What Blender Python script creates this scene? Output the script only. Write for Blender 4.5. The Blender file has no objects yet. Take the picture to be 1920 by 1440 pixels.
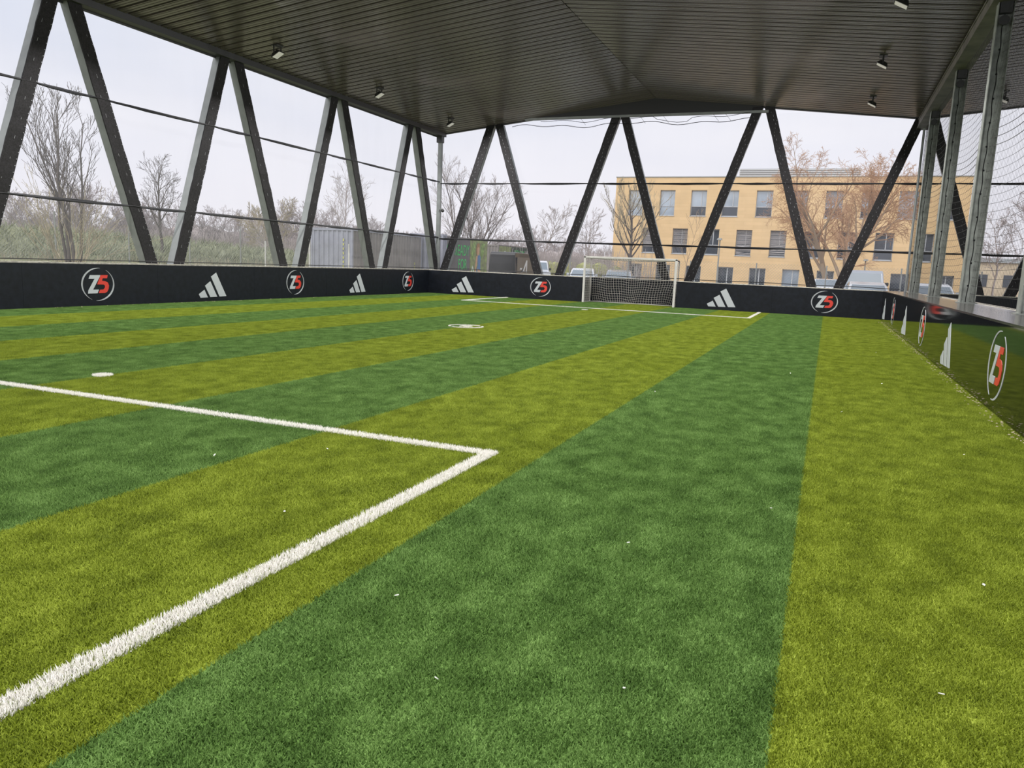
import bpy, math, random
import numpy as np
from mathutils import Matrix, Vector
random.seed(7); rng = np.random.default_rng(7)
S = bpy.context.scene; COL = S.collection
# ------------------------------------------------------------------ camera
def cam_basis(yaw, pitch, roll):
    f = np.array([math.sin(yaw)*math.cos(pitch), math.cos(yaw)*math.cos(pitch), math.sin(pitch)])
    r = np.array([math.cos(yaw), -math.sin(yaw), 0.0]); u = np.cross(r, f)
    return r*math.cos(roll)+u*math.sin(roll), -r*math.sin(roll)+u*math.cos(roll), f
cr, cu, cf = cam_basis(-0.3835, -0.1566, 0.0420)
cd = bpy.data.cameras.new('camera'); cam = bpy.data.objects.new('camera', cd); COL.objects.link(cam)
cd.sensor_fit = 'HORIZONTAL'; cd.sensor_width = 36.0; cd.lens = 1427.8*36/1920
cd.clip_start = 0.05; cd.clip_end = 900
m = Matrix(((cr[0], cu[0], -cf[0], 0), (cr[1], cu[1], -cf[1], 0), (cr[2], cu[2], -cf[2], 1.5633), (0, 0, 0, 1)))
cam.matrix_world = m; S.camera = cam
# ------------------------------------------------------------------ world: even overcast sky
SKY_STRENGTH = 1.0; FLOOD_W = 420.0
W = bpy.data.worlds.new('overcast'); S.world = W; W.use_nodes = True
nt = W.node_tree; nt.nodes.clear()
def N(nt, t, **kw):
    n = nt.nodes.new(t)
    for k, v in kw.items():
        if k in n.inputs: n.inputs[k].default_value = v
        else: setattr(n, k, v)
    return n
out = N(nt, 'ShaderNodeOutputWorld'); bg = N(nt, 'ShaderNodeBackground'); bg.inputs['Strength'].default_value = SKY_STRENGTH
tc = N(nt, 'ShaderNodeTexCoord'); mp = N(nt, 'ShaderNodeMapping'); mp.inputs['Scale'].default_value = (1, 1, 4.0)
nz = N(nt, 'ShaderNodeTexNoise', Scale=2.2, Detail=5.0, Roughness=0.5)
rp = N(nt, 'ShaderNodeValToRGB'); rp.color_ramp.elements[0].position = .34; rp.color_ramp.elements[1].position = .66
rp.color_ramp.elements[0].color = (.60, .635, .74, 1); rp.color_ramp.elements[1].color = (.74, .745, .80, 1)
sx = N(nt, 'ShaderNodeSeparateXYZ'); rh = N(nt, 'ShaderNodeMapRange'); rh.inputs[1].default_value = 0.0; rh.inputs[2].default_value = 0.26
mx = N(nt, 'ShaderNodeMixRGB'); mx.inputs[1].default_value = (.73, .71, .755, 1)
L = nt.links.new
L(tc.outputs['Generated'], mp.inputs[0]); L(mp.outputs[0], nz.inputs['Vector']); L(nz.outputs['Fac'], rp.inputs[0])
L(tc.outputs['Generated'], sx.inputs[0]); L(sx.outputs['Z'], rh.inputs[0]); L(rh.outputs[0], mx.inputs[0]); L(rp.outputs[0], mx.inputs[2])
L(mx.outputs[0], bg.inputs[0]); L(bg.outputs[0], out.inputs[0])
S.view_settings.view_transform = 'Standard'; S.view_settings.look = 'None'; S.view_settings.gamma = 1.0
S.view_settings.use_curve_mapping = False; S.view_settings.exposure = 0.30
sl = bpy.data.lights.new('veiled_sun', 'SUN'); sl.energy = 1.7; sl.angle = math.radians(70); sl.color = (1, .97, .93)
so = bpy.data.objects.new('veiled_sun', sl); COL.objects.link(so); so.rotation_euler = Vector((.25, 1.0, -.85)).to_track_quat('-Z', 'Y').to_euler()
# ------------------------------------------------------------------ helpers
def lin(r, g, b):
    return tuple(((c/255)/12.92 if c/255 <= .04045 else ((c/255+.055)/1.055)**2.4) for c in (r, g, b)) + (1,)
def mat(name, col, rough=.7, metal=0.0, noise=0.0, scale=4.0, bump=0.0, bscale=40.0, spec=.5, emit=None, estr=0, detail=4.0, col2=None, stretch=None, coat=0.0):
    M = bpy.data.materials.new(name); M.use_nodes = True; t = M.node_tree; b = t.nodes['Principled BSDF']
    b.inputs['Base Color'].default_value = col; b.inputs['Roughness'].default_value = rough; b.inputs['Metallic'].default_value = metal
    b.inputs['Specular IOR Level'].default_value = spec; b.inputs['Coat Weight'].default_value = coat
    if emit: b.inputs['Emission Color'].default_value = emit; b.inputs['Emission Strength'].default_value = estr
    if noise or bump:
        g = N(t, 'ShaderNodeNewGeometry'); mpn = N(t, 'ShaderNodeMapping')
        if stretch: mpn.inputs['Scale'].default_value = stretch
        t.links.new(g.outputs['Position'], mpn.inputs[0])
    if noise:
        n = N(t, 'ShaderNodeTexNoise', Scale=scale, Detail=detail); t.links.new(mpn.outputs[0], n.inputs['Vector'])
        r = N(t, 'ShaderNodeValToRGB'); r.color_ramp.elements[0].position = .3; r.color_ramp.elements[1].position = .7
        c2 = col2 or tuple(min(1, c*(1+noise)) for c in col[:3])+(1,)
        r.color_ramp.elements[0].color = tuple(c*(1-noise) for c in col[:3])+(1,); r.color_ramp.elements[1].color = c2
        t.links.new(n.outputs['Fac'], r.inputs[0]); t.links.new(r.outputs[0], b.inputs['Base Color'])
    if bump:
        n = N(t, 'ShaderNodeTexNoise', Scale=bscale, Detail=3.0); t.links.new(mpn.outputs[0], n.inputs['Vector'])
        bp = N(t, 'ShaderNodeBump', Strength=bump, Distance=.02); t.links.new(n.outputs['Fac'], bp.inputs['Height']); t.links.new(bp.outputs[0], b.inputs['Normal'])
    return M
class MB:
    def __init__(s): s.v = []; s.f = []
    def add(s, vs, fs):
        o = len(s.v); s.v += [tuple(map(float, v)) for v in vs]; s.f += [tuple(i+o for i in f) for f in fs]; return s
    def box(s, x0, x1, y0, y1, z0, z1):
        return s.add([(x0,y0,z0),(x1,y0,z0),(x1,y1,z0),(x0,y1,z0),(x0,y0,z1),(x1,y0,z1),(x1,y1,z1),(x0,y1,z1)],
                     [(0,3,2,1),(4,5,6,7),(0,1,5,4),(1,2,6,5),(2,3,7,6),(3,0,4,7)])
    def hexa(s, lo, hi):   # two quads (4 points each) joined
        return s.add(list(lo)+list(hi), [(0,3,2,1),(4,5,6,7),(0,1,5,4),(1,2,6,5),(2,3,7,6),(3,0,4,7)])
    def tube(s, a, b, r, r2=None, n=8, cap=True):
        a = np.array(a, float); b = np.array(b, float); r2 = r if r2 is None else r2
        d = b-a; d /= (np.linalg.norm(d)+1e-9); h = np.array([0,0,1.0]) if abs(d[2]) < .9 else np.array([1.0,0,0])
        u = np.cross(d, h); u /= np.linalg.norm(u); w = np.cross(d, u)
        vs = []
        for p, rr in ((a, r), (b, r2)):
            for k in range(n):
                t = 2*math.pi*k/n; vs.append(p+rr*(u*math.cos(t)+w*math.sin(t)))
        fs = [(k, (k+1) % n, n+(k+1) % n, n+k) for k in range(n)]
        if cap: fs += [tuple(range(n-1, -1, -1)), tuple(range(n, 2*n))]
        return s.add(vs, fs)
    def path(s, pts, r, n=5, cap=True):
        for a, b in zip(pts[:-1], pts[1:]): s.tube(a, b, r, n=n, cap=cap)
        return s
    def ell(s, c, rx, ry, rz, nu=12, nv=7):
        vs = [(c[0], c[1], c[2]+rz)]; fs = []
        for j in range(1, nv):
            for i in range(nu):
                a = math.pi*j/nv; t = 2*math.pi*i/nu
                vs.append((c[0]+rx*math.sin(a)*math.cos(t), c[1]+ry*math.sin(a)*math.sin(t), c[2]+rz*math.cos(a)))
        vs.append((c[0], c[1], c[2]-rz)); e = len(vs)-1
        for i in range(nu):
            fs.append((0, 1+i, 1+(i+1) % nu)); fs.append((e, e-nu+(i+1) % nu, e-nu+i))
            for j in range(nv-2):
                q = 1+j*nu; fs.append((q+i, q+nu+i, q+nu+(i+1) % nu, q+(i+1) % nu))
        return s.add(vs, fs)
    def prism(s, poly, fr, d):   # poly of (u,v), fr(u,v,w)->xyz, thickness d
        n = len(poly); vs = [fr(u, v, 0) for u, v in poly]+[fr(u, v, d) for u, v in poly]
        return s.add(vs, [tuple(range(n-1, -1, -1)), tuple(range(n, 2*n))]+[(i, (i+1) % n, n+(i+1) % n, n+i) for i in range(n)])
    def mesh(s, name):
        me = bpy.data.meshes.new(name); me.from_pydata(s.v, [], s.f); me.update(); return me
    def build(s, name, M, parent=None, kind=None, label=None, smooth=False, bevel=0):
        return link(name, s.mesh(name), M, parent, kind, label, smooth, bevel)
def link(name, me, M, parent=None, kind=None, label=None, smooth=False, bevel=0):
    if M and not me.materials: me.materials.append(M)
    o = bpy.data.objects.new(name, me); COL.objects.link(o)
    if parent: o.parent = parent
    if kind: o['kind'] = kind
    if label: o['label'] = label
    if smooth: me.polygons.foreach_set('use_smooth', [True]*len(me.polygons))
    if bevel:
        b = o.modifiers.new('bevel', 'BEVEL'); b.width = bevel; b.segments = 2; b.limit_method = 'ANGLE'
    return o
def empty(name, loc=(0,0,0), rz=0.0):
    o = bpy.data.objects.new(name, None); COL.objects.link(o); o.location = loc; o.rotation_euler = (0,0,rz); o.empty_display_size = .2; return o
def tag(o, label, cat, group=None, kind=None):
    o['label'] = label; o['category'] = cat
    if group: o['group'] = group
    if kind: o['kind'] = kind
    return o
def copy_tree(o, parent=None):
    c = o.copy(); COL.objects.link(c)
    if parent: c.parent = parent
    for ch in list(o.children): copy_tree(ch, c)
    return c
ORD = ['', 'second ', 'third ', 'fourth ', 'fifth ', 'sixth ', 'seventh ', 'eighth ']
# ------------------------------------------------------------------ layout constants
XL, XR, YF, HW = -17.72, 2.02, 32.64, 1.10       # inner faces of the rebound walls
SX, SY = -17.95, 34.0                             # inner faces of the steel frame
Y0 = -2.2                                         # near end of what is built
ZE, ZR, XRID, XV = 7.66, 8.86, -7.60, 2.90        # eave, ridge, ridge x, valley x
def zroof(x):
    if x < XRID: return ZE+(ZR-ZE)*(x+17.9)/(XRID+17.9)
    if x < XV: return ZR+(7.74-ZR)*(x-XRID)/(XV-XRID)
    if x < 13.4: return 7.74+(ZR-7.74)*(x-XV)/(13.4-XV)
    return ZR+(ZE-ZR)*(x-13.4)/10.3
# ------------------------------------------------------------------ materials
def turf_mat(name, dark, mid, light):
    M = bpy.data.materials.new(name); M.use_nodes = True; t = M.node_tree; b = t.nodes['Principled BSDF']; l = t.links.new
    b.inputs['Roughness'].default_value = .75; b.inputs['Specular IOR Level'].default_value = .3
    g = N(t, 'ShaderNodeNewGeometry')
    n1 = N(t, 'ShaderNodeTexNoise', Scale=3.4, Detail=7.0, Roughness=.62); n2 = N(t, 'ShaderNodeTexNoise', Scale=170.0, Detail=2.0)
    mp_ = N(t, 'ShaderNodeMapping'); mp_.inputs['Scale'].default_value = (1.3, .9, 1)
    l(g.outputs['Position'], mp_.inputs[0]); l(mp_.outputs[0], n1.inputs['Vector']); l(g.outputs['Position'], n2.inputs['Vector'])
    a = N(t, 'ShaderNodeMath', operation='MULTIPLY_ADD'); a.inputs[1].default_value = .53
    s_ = N(t, 'ShaderNodeMath', operation='MULTIPLY'); s_.inputs[1].default_value = .47
    l(n1.outputs['Fac'], s_.inputs[0]); l(n2.outputs['Fac'], a.inputs[0]); l(s_.outputs[0], a.inputs[2])
    r = N(t, 'ShaderNodeValToRGB'); e = r.color_ramp.elements; e[0].position = .38; e[0].color = dark; e[1].position = .62; e[1].color = light
    q = e.new(.5); q.color = mid
    l(a.outputs[0], r.inputs[0]); l(r.outputs[0], b.inputs['Base Color'])
    return M
TG = turf_mat('turf_green', (.040,.092,.012,1), (.098,.190,.036,1), (.190,.315,.085,1))
TY = turf_mat('turf_lime', (.092,.128,.004,1), (.185,.238,.012,1), (.310,.375,.042,1))
TW = mat('turf_white', (.80,.78,.74,1), .8, noise=.08, scale=60)
M_wall = mat('board_navy', (.006,.008,.013,1), .45, noise=.35, scale=7, bump=.05, bscale=12, spec=.25)
M_wallg = mat('board_gloss', (.006,.006,.006,1), .055, noise=.3, scale=3, spec=.32, bump=.012, bscale=2.0)
M_ledge = mat('ledge_gloss', (.05,.045,.043,1), .16, noise=.4, scale=5, spec=.7)
M_cap = mat('cap_pale', (.55,.52,.46,1), .7, noise=.35, scale=9)
M_silver = mat('print_silver', (.48,.51,.54,1), .4)
M_silver2 = mat('print_ring', (.42,.44,.47,1), .4, noise=.3, scale=2.4)
M_red = mat('print_red', (.62,.045,.03,1), .4)
M_steel = mat('steel_grey', (.22,.235,.235,1), .5, metal=.2, noise=.12, scale=3)
M_dark = mat('net_hem_black', (.009,.008,.010,1), .85, noise=.8, scale=26, bump=.4, bscale=60)
M_eave = mat('eave_steel', (.045,.045,.05,1), .5, metal=.2)
M_galv = mat('galvanised', (.27,.29,.27,1), .5, metal=.45, noise=.28, scale=6, bump=.05)
M_ceil = mat('deck_painted', (.155,.132,.124,1), .24, metal=.35, noise=.12, scale=1.2, spec=.5, stretch=(.25,3,1))
M_deck = mat('deck_back', (.006,.005,.005,1), .8)
M_gable = mat('gable_dark', (.02,.02,.022,1), .6)
M_beam = mat('beam_weathered', (.13,.118,.108,1), .6, noise=.35, scale=2.5)
M_rope = mat('rope_black', (.005,.005,.008,1), .7)
M_skydot = mat('sky_dot_pale', (.27,.28,.30,1), .6)  # pale tone painted for sky light seen through the hem eyelets
M_net = mat('net_black', (.02,.02,.02,1), .8)
M_netw = mat('net_white', (.48,.46,.42,1), .8)
M_goal = mat('goal_white', (.62,.61,.58,1), .4, noise=.1, scale=6)
M_lamp = mat('lamp_dark', (.03,.03,.03,1), .45)
M_lens = mat('lamp_lens', (.5,.48,.44,1), .3, emit=(1,.96,.88,1), estr=.18)
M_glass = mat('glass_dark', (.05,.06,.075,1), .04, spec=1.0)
M_glassl = mat('glass_sky_painted', (.30,.36,.43,1), .08, spec=1.0, noise=.2, scale=.8)  # sky reflection painted into the pane colour
M_frame = mat('window_frame', (.5,.52,.54,1), .4)
M_blind = mat('blind_slats', (.48,.45,.44,1), .5, metal=.2)
M_roofm = mat('louvre_metal', (.38,.40,.41,1), .5, metal=.2)
M_cont = mat('container_grey', (.30,.31,.37,1), .55, noise=.12, scale=2)
M_contb = mat('container_brown', (.22,.20,.19,1), .6, noise=.15, scale=2)
M_contd = mat('container_dark', (.13,.125,.128,1), .6, noise=.1, scale=2)
M_green = mat('print_green', (.05,.50,.13,1), .5)
M_asph = mat('asphalt', (.30,.30,.30,1), .9, noise=.2, scale=3)
M_grass = mat('meadow', (.24,.25,.12,1), .9, noise=.4, scale=.7)
M_broom = mat('broom_green', (.27,.31,.15,1), .85, noise=.45, scale=.6, col2=(.42,.44,.30,1))
M_straw = mat('dry_stalks', (.42,.36,.25,1), .9, noise=.4, scale=1.2)
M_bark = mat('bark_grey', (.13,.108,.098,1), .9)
M_barkf = mat('bark_haze_tint', (.42,.37,.36,1), .95)  # distance haze mixed into the bark colour
M_barkw = mat('bark_willow', (.38,.28,.19,1), .9)
M_twig = mat('twig_willow', (.55,.33,.19,1), .9)
M_thick = mat('thicket', (.42,.365,.35,1), .95, noise=.35, scale=.5)  # random tone, with distance haze put into the base colour
M_wcar = mat('paint_white', (.70,.72,.75,1), .2, coat=.5)
M_scar = mat('paint_silver', (.40,.43,.47,1), .25, metal=.4, coat=.5)
M_bcar = mat('paint_black', (.012,.012,.013,1), .3, coat=.3)
M_ccar = mat('car_glass', (.22,.27,.31,1), .06, spec=1.0)
M_tyre = mat('tyre', (.015,.015,.015,1), .9)
M_post = mat('post_grey', (.30,.31,.29,1), .6)
M_hill = mat('hill_haze_tint', (.50,.54,.62,1), 1.0)  # blue aerial haze put into the hill colour
M_bush = mat('bush_olive', (.34,.35,.14,1), .9, noise=.4, scale=1.5)
M_far = mat('far_masonry', (.55,.46,.34,1), .9, noise=.15, scale=.6)
# stone facade: coursed travertine
M_stone = bpy.data.materials.new('stone_courses'); M_stone.use_nodes = True
t = M_stone.node_tree; b = t.nodes['Principled BSDF']; b.inputs['Roughness'].default_value = .85
g = N(t, 'ShaderNodeNewGeometry'); mpp = N(t, 'ShaderNodeMapping'); mpp.inputs['Rotation'].default_value = (math.pi/2, 0, 0)
br = N(t, 'ShaderNodeTexBrick'); br.offset = .5; br.inputs['Scale'].default_value = 1.0; br.inputs['Brick Width'].default_value = 1.6; br.inputs['Row Height'].default_value = .30
br.inputs['Mortar Size'].default_value = .012; br.inputs['Color1'].default_value = (.80,.56,.29,1); br.inputs['Color2'].default_value = (.74,.51,.26,1); br.inputs['Mortar'].default_value = (.72,.49,.24,1)
t.links.new(g.outputs['Position'], mpp.inputs[0]); t.links.new(mpp.outputs[0], br.inputs['Vector'])
nn = N(t, 'ShaderNodeTexNoise', Scale=.9, Detail=6.0); t.links.new(g.outputs['Position'], nn.inputs['Vector'])
mm = N(t, 'ShaderNodeMixRGB', blend_type='MULTIPLY'); mm.inputs[0].default_value = .22
t.links.new(br.outputs['Color'], mm.inputs[1]); t.links.new(nn.outputs['Fac'], mm.inputs[2])
bc = N(t, 'ShaderNodeBrightContrast', Bright=.03); t.links.new(mm.outputs[0], bc.inputs[0]); t.links.new(bc.outputs[0], b.inputs['Base Color'])
# fine mesh wind curtain
def curtain_mat(alpha):
    M = bpy.data.materials.new('curtain_mesh'); M.use_nodes = True; t = M.node_tree; t.nodes.clear()
    o = N(t, 'ShaderNodeOutputMaterial'); mi = N(t, 'ShaderNodeMixShader'); tr = N(t, 'ShaderNodeBsdfTransparent')
    tl = N(t, 'ShaderNodeBsdfTranslucent'); tl.inputs[0].default_value = (.92,.93,1,1)
    df = N(t, 'ShaderNodeBsdfDiffuse'); df.inputs[0].default_value = (.85,.86,.92,1); m2 = N(t, 'ShaderNodeMixShader'); m2.inputs[0].default_value = .35
    g = N(t, 'ShaderNodeNewGeometry'); mp_ = N(t, 'ShaderNodeMapping'); mp_.inputs['Scale'].default_value = (1.6, 1.6, .2)
    n = N(t, 'ShaderNodeTexNoise', Scale=1.0, Detail=3.0); r = N(t, 'ShaderNodeMapRange'); r.inputs[1].default_value = .3; r.inputs[2].default_value = .75
    r.inputs[3].default_value = alpha*.8; r.inputs[4].default_value = alpha*1.25
    l = t.links.new; l(g.outputs['Position'], mp_.inputs[0]); l(mp_.outputs[0], n.inputs['Vector']); l(n.outputs['Fac'], r.inputs[0]); l(r.outputs[0], mi.inputs[0])
    l(tl.outputs[0], m2.inputs[1]); l(df.outputs[0], m2.inputs[2]); l(tr.outputs[0], mi.inputs[1]); l(m2.outputs[0], mi.inputs[2]); l(mi.outputs[0], o.inputs[0]); return M
M_curt = curtain_mat(.10); M_curtf = curtain_mat(.055)
# ------------------------------------------------------------------ floor: turf strips, markings
floor = MB().box(-17.9, 2.6, Y0, 33.9, -.12, -.012).build('floor', M_deck, kind='structure'); floor['label'] = 'artificial turf pitch in green and lime stripes under the roof'; 
def pile_group(name, M, patch, dens, h, w, tilt, ny=36, strip=2.0):
    G = bpy.data.node_groups.new(name, 'GeometryNodeTree')
    G.interface.new_socket(name='Geometry', in_out='INPUT', socket_type='NodeSocketGeometry')
    G.interface.new_socket(name='Geometry', in_out='OUTPUT', socket_type='NodeSocketGeometry')
    l = G.links.new; gi = N(G, 'NodeGroupInput'); go = N(G, 'NodeGroupOutput')
    cone = N(G, 'GeometryNodeMeshCone', fill_type='NONE'); cone.inputs['Vertices'].default_value = 3; cone.inputs['Side Segments'].default_value = 1
    cone.inputs['Radius Top'].default_value = 0.0; cone.inputs['Radius Bottom'].default_value = w; cone.inputs['Depth'].default_value = h
    dp = N(G, 'GeometryNodeDistributePointsOnFaces'); dp.inputs['Density'].default_value = dens
    if patch:
        gr = N(G, 'GeometryNodeMeshGrid'); gr.inputs['Size X'].default_value = strip/2; gr.inputs['Size Y'].default_value = strip/2; gr.inputs['Vertices X'].default_value = 2; gr.inputs['Vertices Y'].default_value = 2
        l(gr.outputs['Mesh'], dp.inputs['Mesh'])
    else: l(gi.outputs[0], dp.inputs['Mesh'])
    rv = N(G, 'FunctionNodeRandomValue', data_type='FLOAT_VECTOR'); rv.inputs[0].default_value = (-tilt, -tilt, 0); rv.inputs[1].default_value = (tilt, tilt, 6.28)
    rs = N(G, 'FunctionNodeRandomValue', data_type='FLOAT_VECTOR'); rs.inputs[0].default_value = (.7, .7, .55); rs.inputs[1].default_value = (1.5, 1.5, 1.25)
    ip = N(G, 'GeometryNodeInstanceOnPoints'); l(dp.outputs['Points'], ip.inputs['Points']); l(cone.outputs['Mesh'], ip.inputs['Instance'])
    l(rv.outputs[0], ip.inputs['Rotation']); l(rs.outputs[0], ip.inputs['Scale'])
    re = N(G, 'GeometryNodeRealizeInstances'); l(ip.outputs[0], re.inputs[0])
    sm = N(G, 'GeometryNodeSetMaterial'); sm.inputs['Material'].default_value = M; l(re.outputs[0], sm.inputs[0]); last = sm.outputs[0]
    if patch:
        g2 = N(G, 'GeometryNodeMeshGrid'); g2.inputs['Size X'].default_value = strip/2; g2.inputs['Size Y'].default_value = (ny-1)*strip/2; g2.inputs['Vertices X'].default_value = 2; g2.inputs['Vertices Y'].default_value = ny
        i2 = N(G, 'GeometryNodeInstanceOnPoints'); l(g2.outputs['Mesh'], i2.inputs['Points']); l(last, i2.inputs['Instance'])
        ri = N(G, 'FunctionNodeRandomValue', data_type='INT'); ri.inputs[4].default_value = 0; ri.inputs[5].default_value = 3; ri.inputs['Seed'].default_value = 3
        mu = N(G, 'ShaderNodeMath', operation='MULTIPLY'); mu.inputs[1].default_value = math.pi/2; l(ri.outputs[2], mu.inputs[0])
        cx = N(G, 'ShaderNodeCombineXYZ'); l(mu.outputs[0], cx.inputs[2]); l(cx.outputs[0], i2.inputs['Rotation']); last = i2.outputs[0]
    j = N(G, 'GeometryNodeJoinGeometry'); l(gi.outputs[0], j.inputs[0]); l(last, j.inputs[0]); l(j.outputs[0], go.inputs[0])
    return G
PG = pile_group('pile_green', TG, True, 21000, .026, .0027, .8)
PY = pile_group('pile_lime', TY, True, 21000, .026, .0027, .8)
PW = pile_group('pile_white', TW, False, 16000, .036, .0035, .55)
X0S = -0.03
for k in range(10):
    xa, xb = X0S-2*(k-1)-2, X0S-2*(k-1)
    if k == 0: xb = X0S+2.05
    if k == 9: xa = -17.75
    green = (k % 2 == 1); cxx = X0S-2*k+1
    yc = (Y0+33.8)/2
    o = MB().box(xa-cxx, xb-cxx, -18, 18, -.012, 0).build('turf_strip', TG if green else TY, floor, kind='stuff', label='%s strip of artificial turf' % ('green' if green else 'lime'))
    o.location = (cxx, yc, 0)
    md = o.modifiers.new('pile', 'NODES'); md.node_group = PG if green else PY
PE = pile_group('pile_edge', TY, False, 21000, .026, .0027, .8)
o = MB().box(1.955, 2.015, Y0, 33.3, -.011, .001).build('turf_strip', TY, floor, kind='stuff', label='narrow lime turf edge along the right wall'); o.modifiers.new('pile', 'NODES').node_group = PE
def marking(name, pts_boxes, label=None):
    mb = MB()
    for bx in pts_boxes: mb.box(*bx, -.004, .004)
    o = mb.build(name, TW, floor, kind='stuff', label=label); md = o.modifiers.new('pile', 'NODES'); md.node_group = PW
    return o
bx0, bx1 = -13.62, -2.38
marking('line_marking', [(bx0, bx1, 5.55, 5.65), (bx1-.1, bx1, Y0, 5.65), (bx0, bx0+.1, Y0, 5.65)], 'near white penalty box line')
marking('line_marking', [(bx0, bx1, 27.88, 27.97), (bx1-.1, bx1, 27.88, 32.6), (bx0, bx0+.1, 27.88, 32.6)], 'far white penalty box line')
def disc(cx, cy, r, n=20):
    return [(cx+r*math.cos(2*math.pi*i/n), cy+r*math.sin(2*math.pi*i/n)) for i in range(n)]
for cy in (6.62, 26.7):
    mb = MB(); mb.prism(disc(-8.05, cy, .11), lambda u, v, w: (u, v, -.004+w), .008)
    o = mb.build('penalty_spot', TW, floor, kind='stuff', label='round white penalty spot'); o.modifiers.new('pile', 'NODES').node_group = PW
mb = MB()
for i in range(36):
    a, c = 2*math.pi*i/36, 2*math.pi*(i+1)/36
    if 3 < i < 6 or 21 < i < 24: continue
    mb.prism([(-7.98+.42*math.cos(a), 16.65+.42*math.sin(a)), (-7.98+.42*math.cos(c), 16.65+.42*math.sin(c)), (-7.98+.385*math.cos(c), 16.65+.385*math.sin(c)), (-7.98+.385*math.cos(a), 16.65+.385*math.sin(a))], lambda u, v, w: (u, v, -.004+w), .008)
Zp = [(1108,885),(1240,885),(1232,905),(1140,1065),(1215,1065),(1195,1112),(1075,1112),(1080,1075),(1165,930),(1090,930)]
Fp = [(1245,885),(1335,885),(1325,925),(1268,925),(1258,955),(1300,960),(1335,980),(1347,1015),(1340,1060),(1320,1095),(1290,1110),(1212,1110),(1228,1068),(1275,1065),(1292,1045),(1295,1020),(1282,1003),(1195,1000)]
nrm = lambda P: [((x-1207)/423*.99, -(y-1000)/410*.86) for x, y in P]
for P in (Zp, Fp): mb.prism([(-7.98-v*.5, 16.65+u*.55) for u, v in nrm(P)], lambda u, v, w: (u, v, -.004+w), .008)
o = mb.build('centre_logo', TW, floor, kind='stuff', label='white centre spot emblem in a ring'); o.modifiers.new('pile', 'NODES').node_group = PW
# ------------------------------------------------------------------ rebound walls
def rnd_logo(wall, fr, s=1.0):
    e = bpy.data.objects.new('round_logo', None); COL.objects.link(e); e.parent = wall
    MB().prism([(u*s, v*s) for u, v in nrm(Zp)], fr, .004).build('letter_z', M_silver, e)
    MB().prism([(u*s, v*s) for u, v in nrm(Fp)], fr, .004).build('digit_five', M_red, e)
    for a0, a1, pk in ((82, 246, .45), (60, -98, .62)):
        mb = MB(); n = 26
        for i in range(n):
            q = []
            for t in (i/n, (i+1)/n):
                a = math.radians(a0+(a1-a0)*t); th = .045*max(.12, math.sin(math.pi*min(1, t/pk*.5 if t < pk else .5+.5*(t-pk)/(1-pk)))**.8)
                q.append(((.495)*math.cos(a), .43*math.sin(a))); q.append(((.495-th)*math.cos(a), (.43-th)*math.sin(a)))
            mb.prism([(q[0][0]*s, q[0][1]*s), (q[2][0]*s, q[2][1]*s), (q[3][0]*s, q[3][1]*s), (q[1][0]*s, q[1][1]*s)], fr, .004)
        mb.build('ring_arc', M_silver2, e)
    return e
BARS = [[(232,515),(312,455),(360,562),(255,565)], [(322,400),(400,338),(498,558),(395,560)], [(410,275),(487,218),(635,552),(532,556)]]
def bar_logo(wall, fr):
    e = bpy.data.objects.new('three_bar_logo', None); COL.objects.link(e); e.parent = wall
    for B in BARS:
        MB().prism([((x-433)/403*1.16, -(y-391)/347*.77) for x, y in B], fr, .004).build('bar', M_silver, e)
def wall_boards(wall, cuts, mk, M):
    for a, b_ in zip(cuts[:-1], cuts[1:]): mk(a+.002, b_-.002).build('board', M, wall)
# left wall
wl = MB().box(XL-.10, XL-.022, Y0, YF+.1, 0, HW-.02).build('wall_left', M_deck, kind='structure'); wl['label'] = 'low navy rebound wall along the left side'
wall_boards(wl, [Y0]+[0.5+4*i for i in range(8)]+[YF], lambda a, b_: MB().box(XL-.022, XL, a, b_, .0, HW), M_wall)
MB().box(XL-.20, XL-.024, Y0, YF+.1, HW-.02, HW+.035).build('cap_rail', M_cap, wl, label='pale cap along the wall top')
for y in (6.55, 14.55, 22.65, 30.70): rnd_logo(wl, lambda u, v, w, y=y: (XL+w, y+u, .575+v))
for y in (10.6, 18.62, 26.62): bar_logo(wl, lambda u, v, w, y=y: (XL+w, y+u, .52+v))
# far wall with goal recess
GX0, GX1 = -10.02, -5.86
wf = MB().box(XL-.1, GX0-.03, YF+.022, YF+.1, 0, HW-.02).box(GX1+.03, XR+.6, YF+.022, YF+.1, 0, HW-.02).box(GX0-.1, GX1+.1, 33.80, 33.88, 0, HW-.02).build('wall_far', M_deck, kind='structure'); wf['label'] = 'low black rebound wall across the far end with a goal recess'
wall_boards(wf, [XL, -14.0, GX0], lambda a, b_: MB().box(a, b_, YF, YF+.022, 0, HW), M_wall)
wall_boards(wf, [GX1, -2.0, XR], lambda a, b_: MB().box(a, b_, YF, YF+.022, 0, HW), M_wall)
wall_boards(wf, [GX0-.02, -7.94, GX1+.02], lambda a, b_: MB().box(a, b_, 33.778, 33.80, 0, HW), M_wall)
for x in (GX0-.02, GX1): MB().box(x, x+.022, YF+.024, 33.776, 0, HW).build('board', M_wall, wf)
MB().box(XL-.1, GX0-.02, YF+.024, YF+.16, HW-.02, HW+.03).box(GX1+.02, XR+.02, YF+.024, YF+.16, HW-.02, HW+.03).box(GX0-.02, GX1+.02, 33.802, 33.9, HW-.02, HW+.03).build('cap_rail', M_cap, wf, label='pale cap along the wall top')
bar_logo(wf, lambda u, v, w: (-15.88+u, YF-w, .51+v)); rnd_logo(wf, lambda u, v, w: (-11.98+u, YF-w, .575+v))
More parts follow.
